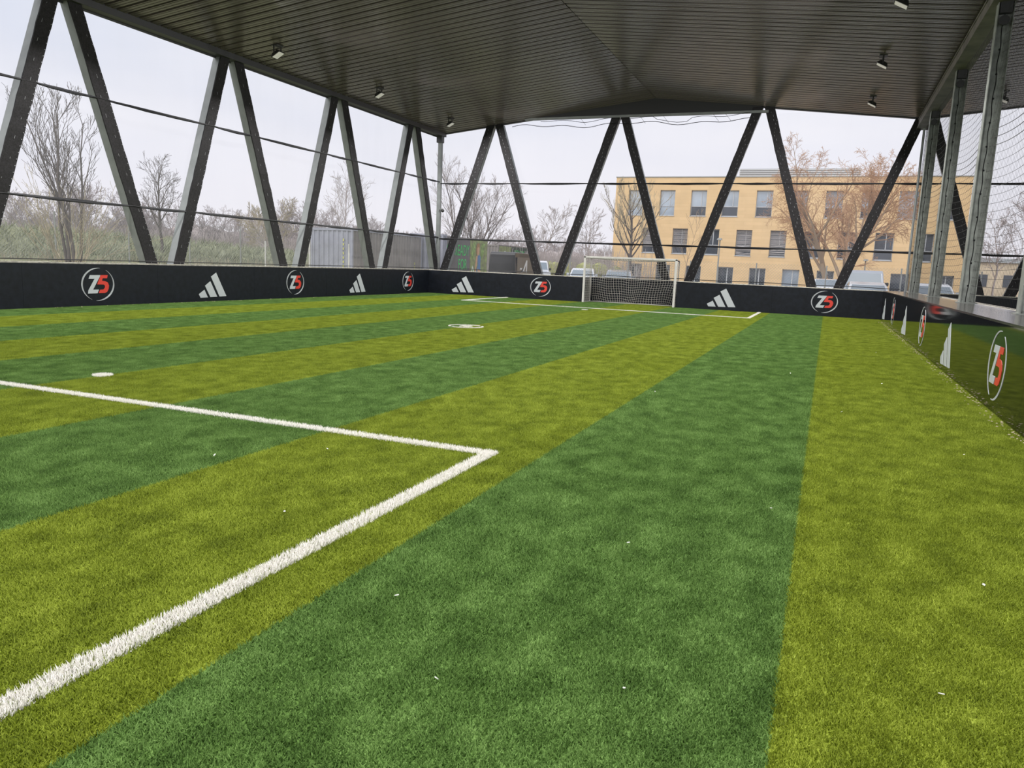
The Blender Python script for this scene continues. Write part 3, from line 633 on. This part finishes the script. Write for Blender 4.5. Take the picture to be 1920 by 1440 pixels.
# ------------------------------------------------------------------ bare trees
def tubes(segs, name, M, n=4):
    """segs: list of (p0,p1,r0,r1) -> one mesh, vectorised"""
    P0 = np.array([s[0] for s in segs]); P1 = np.array([s[1] for s in segs]); R0 = np.array([s[2] for s in segs]); R1 = np.array([s[3] for s in segs])
    d = P1-P0; d /= (np.linalg.norm(d, axis=1, keepdims=True)+1e-9); h = np.where(np.abs(d[:, 2:3]) < .9, np.array([[0, 0, 1.0]]), np.array([[1.0, 0, 0]]))
    u = np.cross(d, h); u /= np.linalg.norm(u, axis=1, keepdims=True); w = np.cross(d, u)
    m_ = len(segs); V = np.zeros((m_, 2*n, 3))
    for k in range(n):
        t = 2*math.pi*k/n; c = u*math.cos(t)+w*math.sin(t)
        V[:, k] = P0+c*R0[:, None]; V[:, n+k] = P1+c*R1[:, None]
    base = (np.arange(m_)*2*n)[:, None, None]; F = np.array([[k, (k+1) % n, n+(k+1) % n, n+k] for k in range(n)])[None]+base
    F = F.reshape(-1, 4); me = bpy.data.meshes.new(name); me.vertices.add(m_*2*n); me.vertices.foreach_set('co', V.reshape(-1))
    me.loops.add(F.size); me.loops.foreach_set('vertex_index', F.reshape(-1).astype(np.int32)); me.polygons.add(len(F))
    me.polygons.foreach_set('loop_start', np.arange(0, F.size, 4, dtype=np.int32)); me.update(calc_edges=True); me.materials.append(M); return me
def grow(seed, H, counts, trunk_r, lens, angs, up=.25, droop=0.0, stems=1, stem_spread=.15, first=.35, wob=.12, rmin=.006, tilt=(0, 0)):
    R = np.random.default_rng(seed); big = []; small = []
    def branch(p, d, ln, r, lv):
        n = 5 if lv < 2 else 3; pts = [p]; dirs = [d]; rads = [r]
        for i in range(n):
            d = d+R.normal(0, wob, 3)+np.array([0, 0, up*(.5 if lv == 0 else 1)/n]) - np.array([0, 0, droop*(lv >= 3)*(i+1)/n])
            d = d/np.linalg.norm(d); p = p+d*ln/n; pts.append(p); dirs.append(d); rads.append(max(rmin, r*(1-.78*(i+1)/n)))
        for i in range(n): (big if lv < 2 else small).append((pts[i], pts[i+1], rads[i], rads[i+1]))
        if lv+1 < len(counts):
            c = counts[lv+1]; f0 = first if lv == 0 else .25
            for k in range(c):
                t = f0+(1-f0)*(k+R.random())/c; fi = min(n-1e-6, t*n); i = int(fi); q = pts[i]+(pts[i+1]-pts[i])*(fi-i)
                az = R.random()*6.283 if lv else k*2.4+R.random(); a = math.radians(angs[lv]*(.7+.6*R.random()))
                dd = dirs[i]; h = np.array([0, 0, 1.0]) if abs(dd[2]) < .9 else np.array([1.0, 0, 0]); u = np.cross(dd, h); u /= np.linalg.norm(u); w = np.cross(dd, u)
                nd = dd*math.cos(a)+(u*math.cos(az)+w*math.sin(az))*math.sin(a)
                branch(q, nd, ln*lens[lv]*(1.15-.55*t)*(.8+.4*R.random()), max(rmin, rads[i]*.55), lv+1)
    for s in range(stems):
        az = 6.283*s/max(1, stems)+R.random(); d = np.array([stem_spread*math.cos(az)*(stems > 1)+tilt[0], stem_spread*math.sin(az)*(stems > 1)+tilt[1], 1.0]); d /= np.linalg.norm(d)
        branch(np.array([.12*math.cos(az)*(stems > 1), .12*math.sin(az)*(stems > 1), 0.0]), d, H*(.8+.2*R.random() if stems > 1 else 1), trunk_r, 0)
    return big, small
def tree(name, label, loc, seed, H, Mb, Mt, cat='tree', group=None, **kw):
    big, small = grow(seed, H, **kw); r = empty(name, loc)
    link('trunk', tubes(big, 'trunk', Mb, 6), None, r); link('twigs', tubes(small, 'twigs', Mt, 3), None, r, kind='stuff')
    tag(r, label, cat, group); return r
std = dict(counts=[1, 14, 8, 5], trunk_r=.10, lens=[.42, .5, .5], angs=[42, 38, 35])
tree('bare_tree', 'many stemmed bare tree with fine upright twigs behind the left fence', (-25.6, 20.0, .1), 21, 6.6, M_bark, M_bark, counts=[1, 7, 6, 4], trunk_r=.07, lens=[.36, .5, .5], angs=[22, 26, 30], stems=5, stem_spread=.13, up=.55, first=.28, rmin=.0062, wob=.09)
tree('willow_shrub', 'fan of thin pale shoots at the foot of the many stemmed tree', (-25.3, 19.6, .1), 22, 3.6, M_straw, M_straw, counts=[1, 4, 3], trunk_r=.018, lens=[.4, .4], angs=[22, 25], stems=26, stem_spread=.42, up=.15, first=.3, rmin=.006, cat='shrub')
tree('bare_tree', 'small bare tree with a rounded crown left of the third left strut', (-36.0, 33.9, .9), 23, 4.9, M_bark, M_bark, rmin=.007, up=.3, first=.3, **std)
tree('bare_tree', 'knobbly bare tree with yellowish branches at the woodland edge', (-49.0, 59.0, .5), 24, 6.2, M_barkf, M_straw, rmin=.014, stems=3, stem_spread=.3, up=.25, first=.2, **std)
tree('bare_tree', 'slender bare tree rising behind the grey container', (-48.0, 69.5, 0), 25, 9.4, M_barkf, M_barkf, rmin=.012, up=.35, first=.35, **std)
tree('bare_tree', 'tall spreading bare tree behind the container with green lettering', (-29.8, 62.5, 0), 26, 9.0, M_bark, M_barkf, rmin=.010, stems=5, stem_spread=.26, up=.35, first=.15, counts=[1, 12, 7, 5], trunk_r=.11, lens=[.42, .5, .5], angs=[24, 30, 32])
tree('bare_tree', 'thin bare tree behind the white van', (-29.9, 80.5, 0), 27, 7.4, M_barkf, M_barkf, rmin=.012, up=.3, first=.35, **std)
tree('bare_tree', 'pale thin bare tree in front of the distant hills', (-25.6, 85, 0), 28, 6.8, M_barkf, M_barkf, rmin=.012, up=.3, first=.3, **std)
tree('bare_tree', 'bare tree with upswept branches before the left corner of the stone building', (-14.1, 58, 0), 29, 6.2, M_bark, M_straw, rmin=.011, up=.9, first=.28, counts=[1, 20, 8, 5], trunk_r=.15, lens=[.62, .45, .5], angs=[50, 28, 30], wob=.08)
tree('bare_tree', 'thin young tree before the stone building beside the goal', (-10.3, 60, 0), 30, 5.6, M_barkw, M_barkw, rmin=.010, up=.5, first=.3, counts=[1, 10, 4], trunk_r=.04, lens=[.35, .4], angs=[35, 35])
tree('willow_tree', 'big orange brown willow with two trunks and drooping twigs before the stone building', (.55, 55, 0), 41, 7.6, M_barkw, M_twig, rmin=.0075, stems=3, stem_spread=.34, up=.30, droop=.30, first=.22, counts=[1, 10, 9, 8, 4], trunk_r=.24, lens=[.66, .50, .46, .6], angs=[36, 40, 44, 45], wob=.12)
tree('bare_tree', 'gnarled bare tree beyond the neighbouring pitch at the right edge', (16.8, 84, 0), 36, 9.5, M_barkf, M_barkf, rmin=.014, up=.2, first=.3, **std)
tree('bare_tree', 'second thin bare tree beyond the neighbouring pitch', (13.8, 80, 0), 37, 6.5, M_barkf, M_barkf, rmin=.012, up=.2, first=.3, **std)
# woodland belt on the left horizon: six kinds, copied
kinds = []
for s in range(6):
    big, small = grow(100+s, 8.2+.4*s, counts=[1, 13, 8, 5], trunk_r=.16, lens=[.50, .5, .5], angs=[40, 38, 38], up=.35, first=.22, rmin=.022, stems=1+s % 2, stem_spread=.2)
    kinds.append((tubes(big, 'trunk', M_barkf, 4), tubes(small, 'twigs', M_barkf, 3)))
rt = random.Random(8); n = 0
for i in range(84):
    az = -60+53*(i/83)+rt.uniform(-.3, .3); dist = (118 if az < -35 else 118-(az+35)*.3)+rt.uniform(-9, 14); a = math.radians(az)
    if az > -20: dist += 20
    r = empty('woodland_tree', (math.sin(a)*dist, math.cos(a)*dist, -.3), rt.uniform(0, 6)); k = kinds[rt.randrange(6)]; sc_ = rt.uniform(.55, .80)*(1 if az < -32 else .78); r.scale = (sc_*1.1, sc_*1.1, sc_)
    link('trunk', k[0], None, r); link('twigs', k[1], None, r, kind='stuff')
    tag(r, 'haze tinted grey brown bare tree in the woodland belt on the left horizon', 'tree', 'woodland trees on the horizon')
# thicket that fills the woodland floor
segs = []; R = np.random.default_rng(5)
for i in range(9000):
    az = math.radians(R.uniform(-61, -6)); dist = R.uniform(98, 125); x, y = math.sin(az)*dist, math.cos(az)*dist
    hh = R.uniform(1.4, 4.0)*(1.0 if az < -.6 else .75); segs.append((np.array([x, y, -.3]), np.array([x+R.normal(0, .5), y+R.normal(0, .5), hh]), .05, .02))
    segs.append((np.array([x+R.normal(0, .3), y, hh*.5]), np.array([x+R.normal(0, 1.2), y+R.normal(0, .5), hh*1.02]), .025, .012))
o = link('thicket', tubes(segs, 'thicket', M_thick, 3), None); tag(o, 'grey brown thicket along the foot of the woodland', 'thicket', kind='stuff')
o = MB()
for i in range(70):
    az = -61+54*i/69; a = math.radians(az); dist = 126; o.ell((math.sin(a)*dist, math.cos(a)*dist, 0), 3.6, 3.0, (5.0 if az < -35 else 3.4)+rt.uniform(-.5, .6), 10, 6)
o = o.build('scrub_belt', M_thick, smooth=False); tag(o, 'dense haze tinted scrub belt closing the view under the woodland trees', 'scrub', kind='stuff')
# broom and dry grass on the bank
vs = []; fs = []; segs = []; R = np.random.default_rng(9)
for i in range(5200):
    y = R.uniform(-5, 75); x = -33-R.exponential(1)*4.2; 
    if x < -48: continue
    z = hgt(x, y)-.05
    for k in range(5):
        hh = R.uniform(.25, .62)*(1 if x < -35 else .8); dx, dy = R.normal(0, .22, 2); q = len(vs); w_ = .035
        a = R.uniform(0, 3.14); cx_, sy_ = math.cos(a)*w_, math.sin(a)*w_
        vs += [(x+dx*.4-cx_, y+dy*.4-sy_, z), (x+dx*.4+cx_, y+dy*.4+sy_, z), (x+dx*1.7, y+dy*1.7, z+hh)]; fs.append((q, q+1, q+2))
mb = MB(); mb.v = vs; mb.f = fs; o = mb.build('broom_bushes', M_broom); tag(o, 'dense green grey broom bushes covering the bank behind the left fence', 'bushes', kind='stuff')
for i in range(5000):
    y = R.uniform(2, 60); x = R.uniform(-33.5, -28.5); hh = R.uniform(.4, 1.25); segs.append((np.array([x, y, -.05]), np.array([x+R.normal(0, .18), y+R.normal(0, .18), hh]), .009, .005))
o = link('dry_grass', tubes(segs, 'dry_grass', M_straw, 3), None); tag(o, 'dry straw coloured stalks along the left fence', 'grass', kind='stuff')
mb = MB()
for i in range(26):
    a = R.uniform(-19, -13); y = R.uniform(62, 80); x = math.tan(math.radians(a-1.5))*y; mb.ell((x, y, .6), R.uniform(.7, 1.4), .9, R.uniform(.8, 1.5), 8, 5)
o = mb.build('olive_bushes', M_bush); tag(o, 'olive green bushes behind the parked cars left of the goal', 'bushes', kind='stuff')
segs = []
for i in range(2600):
    a = math.radians(R.uniform(-25, -12)); d = R.uniform(66, 90); x, y = math.sin(a)*d, math.cos(a)*d; hh = R.uniform(.8, 3.6)
    segs.append((np.array([x, y, 0]), np.array([x+R.normal(0, .6), y+R.normal(0, .4), hh]), .022, .010))
o = link('brushwood', tubes(segs, 'brushwood', M_barkf, 3), None); tag(o, 'brown brushwood between the white van and the stone building', 'shrubs', kind='stuff')
# ------------------------------------------------------------------ fences
def fence(name, pts, h, lab, post_m):
    r = empty(name, (pts[0][0], pts[0][1], 0)); tag(r, lab, 'fence'); ox, oy = pts[0]
    for p in pts: MB().tube((p[0]-ox, p[1]-oy, 0), (p[0]-ox, p[1]-oy, h), .035, n=6).build('post', post_m, r)
    mb = MB(); st = .16
    for a, b_ in zip(pts[:-1], pts[1:]):
        L_ = math.dist(a, b_); ux, uy = (b_[0]-a[0])/L_, (b_[1]-a[1])/L_; n = int(L_/st)
        for i in range(-int(h/st), n):
            for sgn in (0, 1):
                s0 = i*st; z0 = 0.0; s1 = s0+h
                lo = max(0, -s0); hi = min(h, L_-s0)
                if hi <= lo: continue
                A = (s0+lo, lo); B = (s0+hi, hi)
                if sgn: A = (L_-A[0], A[1]); B = (L_-B[0], B[1])
                mb.tube((a[0]-ox+ux*A[0], a[1]-oy+uy*A[0], A[1]), (a[0]-ox+ux*B[0], a[1]-oy+uy*B[0], B[1]), .0035, n=3, cap=False)
    mb.build('wire_mesh', M_post, r, kind='stuff'); return r
fence('chain_link_fence', [(-30.4, 4.5+3.7*i) for i in range(9)]+[(-31.0, 37.8)], 2.95, 'tall wire mesh fence with slim grey posts before the green bank', M_post)
fence('chain_link_fence', [(-25.4, 30.2), (-22.8, 30.2), (-20.6, 30.2)], 2.15, 'low wire mesh fence with white end post before the grey container', M_goal)
fence('car_park_fence', [(-14.5+3.6*i, 44.5) for i in range(7)], 2.15, 'wire fence with thin posts between the pitch and the stone building', M_post)
def lamp_post(x, y, h, lab):
    r = empty('street_lamp', (x, y, 0)); tag(r, lab, 'street lamp')
    MB().tube((0, 0, 0), (0, 0, h), .07, .045, n=8).build('pole', M_post, r); MB().hexa([(-.18, -.5, h), (.18, -.5, h), (.18, .1, h), (-.18, .1, h)], [(-.12, -.4, h+.14), (.12, -.4, h+.14), (.12, .1, h+.14), (-.12, .1, h+.14)]).build('lamp_head', M_post, r)
lamp_post(-8.05, 62, 4.05, 'slim street lamp standing before the stone building right of the goal')
lamp_post(2.6, 66, 2.9, 'thin pole standing behind the silver off roader')
# ------------------------------------------------------------------ containers
def container(x0, y0, L_, h, z0, mats, lab, w=2.44):
    r = empty('shipping_container', (x0, y0, z0)); tag(r, lab, 'container'); me, ms = mats
    f = MB()
    for x in (0, w-.1):
        for y in (0, L_-.1): f.box(x, x+.1, y, y+.1, 0, h)
    for z in (0, h-.12):
        f.box(.1, w-.1, 0, .1, z, z+.12).box(.1, w-.1, L_-.1, L_, z, z+.12).box(0, .1, .1, L_-.1, z, z+.12).box(w-.1, w, .1, L_-.1, z, z+.12)
    f.build('frame', me, r)
    def corr(a, b_, pitch, F, M, nm):
        n = max(2, int((b_-a)/pitch)); p = (b_-a)/n; P = []
        for i in range(n):
            s = a+i*p; P += [(s, .0), (s+.30*p, .0), (s+.45*p, .055), (s+.80*p, .055)]
        P.append((b_, 0)); k = len(P); mb = MB(); mb.add([F(s, d, .1) for s, d in P]+[F(s, d, h-.1) for s, d in P], [(i, i+1, k+i+1, k+i) for i in range(k-1)]); mb.build(nm, M, r)
    corr(.1, w-.1, .27, lambda s, d, z: (s, .02+d, z), me, 'end_wall'); corr(.1, w-.1, .27, lambda s, d, z: (s, L_-.02-d, z), me, 'end_wall')
    corr(.1, L_-.1, .29, lambda s, d, z: (w-.02-d, s, z), ms, 'side_wall'); corr(.1, L_-.1, .29, lambda s, d, z: (.02+d, s, z), ms, 'side_wall')
    MB().box(.02, w-.02, .02, L_-.02, h-.06, h-.02).build('roof', ms, r)
    return r
c1 = container(-24.85, 33.0, 7.2, 2.9, .08, (M_cont, M_contb), 'grey blue corrugated shipping container behind the low wire fence', 2.55)
my = mat('print_yellow', (.55, .55, .12, 1), .6)
mk = MB()
for i in range(9): mk.box(1.98, 2.04, -.004, .016, .5+.22*i, .62+.22*i)
mk.build('serial_mark', my, c1); mk = MB()
for i in range(5): mk.box(2.552, 2.556, 6.3, 6.36, .3+.22*i, .44+.22*i)
mk.build('serial_mark', my, c1)
container(-23.2, 40.3, .55, 2.9, .2, (M_cont, M_cont), 'lighter grey container end between the brown side and the lettered one', 2.2)
def mural(r, ox, L_, h, m0, scale=1.0, full=True):
    """flat printed panels on the side facing the pitch (+X)"""
    MB().box(ox, ox+.02, .05, L_-.05, .06, h-.06).build('printed_panel', M_contd, r)
    MB().box(ox+.02, ox+.03, m0, L_-.06, .1, h-.1).build('mural', mat('mural_beige', (.42,.40,.24,1), .7, noise=.6, scale=3.2, col2=(.30,.38,.14,1)), r)
    return r
c2 = container(-23.7, 40.95, 6.3, 2.9, .15, (M_contb, M_contd), 'dark container lettered in green with a mural of a sporty woman'); mural(c2, 2.44, 6.3, 2.9, 3.6)
def text(body, parent, loc, size, sx=1.0, M=M_green, rot=(math.pi/2, 0, math.pi/2)):
    cu_ = bpy.data.curves.new('lettering', 'FONT'); cu_.body = body; cu_.size = size; cu_.extrude = .004; cu_.align_x = 'CENTER'
    tmp = bpy.data.objects.new('tmp', cu_); me = bpy.data.meshes.new_from_object(tmp); me.name = 'lettering'; bpy.data.objects.remove(tmp)
    o = link('lettering', me, M, parent); o.location = loc; o.rotation_euler = rot; o.scale = (sx, 1, 1); return o
text('READY', c2, (2.475, 2.42, 1.78), .95, .70); text('FOR', c2, (2.475, 2.52, .92), .95, .70); text('4', c2, (2.475, .45, 1.9), .8, .9)
# mural figure: printed flat shapes
def flat(parent, ox, poly, M): MB().prism(poly, lambda u, v, w: (ox+w, u, v), .004).build('mural_shape', M, parent)
sk = mat('print_skin', (.55, .33, .20, 1), .7); hair = mat('print_hair', (.34, .19, .08, 1), .7); blu = mat('print_blue', (.10, .20, .38, 1), .7); wh = mat('print_pale', (.62, .66, .60, 1), .7); lf = mat('print_leaf', (.22, .33, .10, 1), .7, noise=.5, scale=5)
flat(c2, 2.472, [(4.55,.15),(5.2,.15),(5.15,.7),(5.0,1.1),(4.75,1.2),(4.6,.8)], blu)
flat(c2, 2.476, [(4.72,.9),(5.22,.9),(5.18,1.35),(5.2,1.75),(4.95,1.95),(4.7,1.75),(4.78,1.3)], blu)
flat(c2, 2.480, [(4.32,.2),(4.5,.2),(4.55,1.0),(4.72,1.5),(4.72,1.85),(4.5,1.8),(4.38,1.2)], sk)
flat(c2, 2.480, [(4.75,1.0),(5.25,.85),(5.28,.65),(4.8,.72)], sk)
flat(c2, 2.480, [(4.66,1.85),(4.9,1.85),(4.98,2.1),(4.96,2.4),(4.8,2.52),(4.62,2.4),(4.6,2.1)], sk)
flat(c2, 2.484, [(4.52,1.9),(4.66,2.0),(4.66,2.3),(4.85,2.42),(5.0,2.3),(4.98,2.55),(4.8,2.66),(4.58,2.55),(4.48,2.25)], hair)
flat(c2, 2.472, [(3.85,.3),(4.2,.3),(4.25,.9),(4.0,1.2),(3.82,.8)], wh); flat(c2, 2.476, [(3.95,.45),(4.12,.5),(4.1,.95),(3.97,.9)], lf)
flat(c2, 2.472, [(3.8,1.5),(4.1,1.7),(4.35,2.2),(4.4,2.7),(4.0,2.6),(3.8,2.2)], lf); flat(c2, 2.472, [(5.3,1.6),(5.6,1.9),(5.85,2.6),(5.4,2.7),(5.2,2.3)], lf)
c3 = container(-28.4, 60.0, 8.6, 2.95, .15, (M_contb, M_contd), 'farther dark container with green lettering partly behind the black van'); mural(c3, 2.44, 8.6, 2.95, 99 if False else .1)
MB().box(2.475, 2.485, 2.75, 8.5, .1, 2.85).build('printed_panel', mat('panel_deep_green', (.03,.06,.045,1), .6), c3); text('READY', c3, (2.49, 4.65, 1.95), .95, .80)
flat(c3, 2.476, [(.5,.4),(1.5,.4),(1.8,1.8),(1.4,2.5),(.7,2.2)], wh); flat(c3, 2.480, [(.8,.8),(1.2,.9),(1.4,1.7),(1.0,2.0)], M_contd)
# ------------------------------------------------------------------ vehicles
def car(name, lab, loc, rz, M, kind='hatch', cat='car', s=1.0, rear=False):
    """front towards -Y; body profile lofted from side sections"""
    r = empty(name, loc, rz); tag(r, lab, cat)
    if kind == 'hatch': Ln, Wd, H = 4.1, 1.74, 1.47; prof = [(0,.45),(.05,.72),(.95,.92),(1.65,1.36),(2.3,H),(3.3,1.43),(3.95,.98),(4.1,.9),(4.1,.4)]; cab = (.95, 3.95, .92)
    elif kind == '4x4': Ln, Wd, H = 4.4, 1.86, 1.95; prof = [(0,.5),(.03,1.05),(1.15,1.18),(1.5,1.86),(1.7,H),(4.2,1.93),(4.38,1.2),(4.4,.5)]; cab = (1.15, 4.38, 1.18)
    else: Ln, Wd, H = 4.9, 2.2, 2.3; prof = [(0,.45),(.03,.9),(.05,2.1),(.12,2.26),(.3,H),(4.0,2.25),(4.6,1.5),(4.88,1.0),(4.9,.45)]; cab = (3.9, 4.8, 1.1)
    Wh = Wd/2; n = len(prof); ins = lambda z: (1 if z < cab[2]+.02 else 1-.16*(z-cab[2])/max(.3, H-cab[2])*(.6 if kind != 'hatch' else 1))
    vs = []
    for sx in (-1, 1):
        for y, z in prof: vs.append((sx*Wh*ins(z), y, z))
        
    fs = [tuple(range(n)), tuple(range(2*n-1, n-1, -1))]+[(i+1, i, n+i, n+i+1) for i in range(n-1)]+[(0, n-1, 2*n-1, n)]
    MB().add(vs, fs).build('body', M, r, bevel=.05)
    if kind in ('hatch', '4x4'):
        wi = [(prof[2][0], prof[2][1]), (prof[3][0], prof[3][1])] if kind == 'hatch' else [(1.15, 1.18), (1.5, 1.86)]
        def scr(y0, z0, y1, z1, e=.012, nm='windscreen'):
            k0, k1 = Wh*ins(z0)-.10, Wh*ins(z1)-.10; dy, dz = y1-y0, z1-z0; a, b_ = (y0+dy*.08, z0+dz*.08), (y0+dy*.93, z0+dz*.93); q = math.hypot(dy, dz); ny_, nz_ = -dz/q*e, dy/q*e
            if nm != 'windscreen': ny_, nz_ = -ny_, -nz_
            lo = [(-k0, a[0]+ny_*.2, a[1]+nz_*.2), (k0, a[0]+ny_*.2, a[1]+nz_*.2), (k1, b_[0]+ny_*.2, b_[1]+nz_*.2), (-k1, b_[0]+ny_*.2, b_[1]+nz_*.2)]
            hi = [(x, y+ny_, z+nz_) for x, y, z in lo]; MB().hexa(lo, hi).build(nm, M_ccar, r)
        scr(wi[0][0], wi[0][1], wi[1][0], wi[1][1])
        if kind == 'hatch': scr(3.95, .98, 3.3, 1.43, nm='rear_window')
        else: scr(4.38, 1.2, 4.2, 1.93, nm='rear_window')
        for sx in (-1, 1):
            z0, z1 = cab[2]+.05, H-.13; x0, x1 = sx*(Wh*ins(z0)+.004), sx*(Wh*ins(z1)+.004); ya, yb, yc, yd = (1.15, 1.85, 3.2, 3.6) if kind == 'hatch' else (1.35, 1.6, 4.0, 4.1)
            MB().hexa([(x0, ya, z0), (x0, yd, z0), (x1, yc, z1), (x1, yb, z1)], [(x0*.97, ya, z0), (x0*.97, yd, z0), (x1*.97, yc, z1), (x1*.97, yb, z1)]).build('side_window', M_ccar, r)
            MB().box(min(sx*Wh, sx*(Wh+.20)), max(sx*Wh, sx*(Wh+.20)), 1.2, 1.3, cab[2]+.02, cab[2]+.2).build('mirror', M_bcar if kind == '4x4' else M, r, bevel=.02)
            MB().box(min(sx*.5, sx*.8), max(sx*.5, sx*.8), -.012, .03, .58, .74).build('headlight', M_lens, r)
        MB().box(-.35, .35, -.01, .02, .5, .62).build('grille', M_tyre, r)
    for sx in (-1, 1):
        for y in (.8, Ln-.85): MB().tube((sx*(Wh-.2), y, .32), (sx*(Wh+.01), y, .32), .32, n=16).build('wheel', M_tyre, r)
    return r
car('parked_car', 'pale car parked outside just left of the goal', (-15.3, 49.5, -.02), .25, M_wcar)
car('parked_car', 'pale silver car parked outside seen through the goal net', (-12.3, 47.5, -.02), .2, M_scar)
car('parked_car', 'white car parked before the willow with its rear window showing', (.02, 52.5, -.02), math.pi, M_wcar)
car('off_road_car', 'boxy silver off roader with dark mirrors parked behind a white car', (1.72, 41.6, .02), 0, M_scar, '4x4')
car('parked_car', 'white car parked nose on in front of the silver off roader', (1.75, 36.3, -.06), .03, M_wcar, s=1)
car('parked_car', 'pale car parked outside behind the galvanised posts', (4.75, 39.6, -.02), .04, M_wcar)
vn = car('panel_van', 'large matt black box van parked beside the lettered containers', (-22.35, 52.4, .1), 0, M_bcar, 'van', 'van')
MB().box(1.102, 1.112, .3, 4.2, .6, 1.95).build('side_panel', mat('van_bronze', (.16,.13,.10,1), .5), vn)
mw = M_wcar
flatx = lambda poly: MB().prism(poly, lambda u, v, w: (1.114+w, u, v), .004).build('emblem', mw, vn)
flatx([(1.0,.85),(1.35,.85),(2.1,1.75),(2.3,1.75),(2.3,.85),(2.1,.85),(2.1,1.45),(1.75,1.0),(1.75,.95),(2.1,.95)]); flatx([(.8,1.05),(1.2,1.05),(1.3,1.18),(.9,1.18)]); flatx([(1.2,.70),(2.5,.70),(2.5,.75),(1.2,.75)])
car('white_van', 'white van farther back between the black van and the far strut', (-21.6, 58.5, -.05), .5, M_wcar, '4x4', 'van')
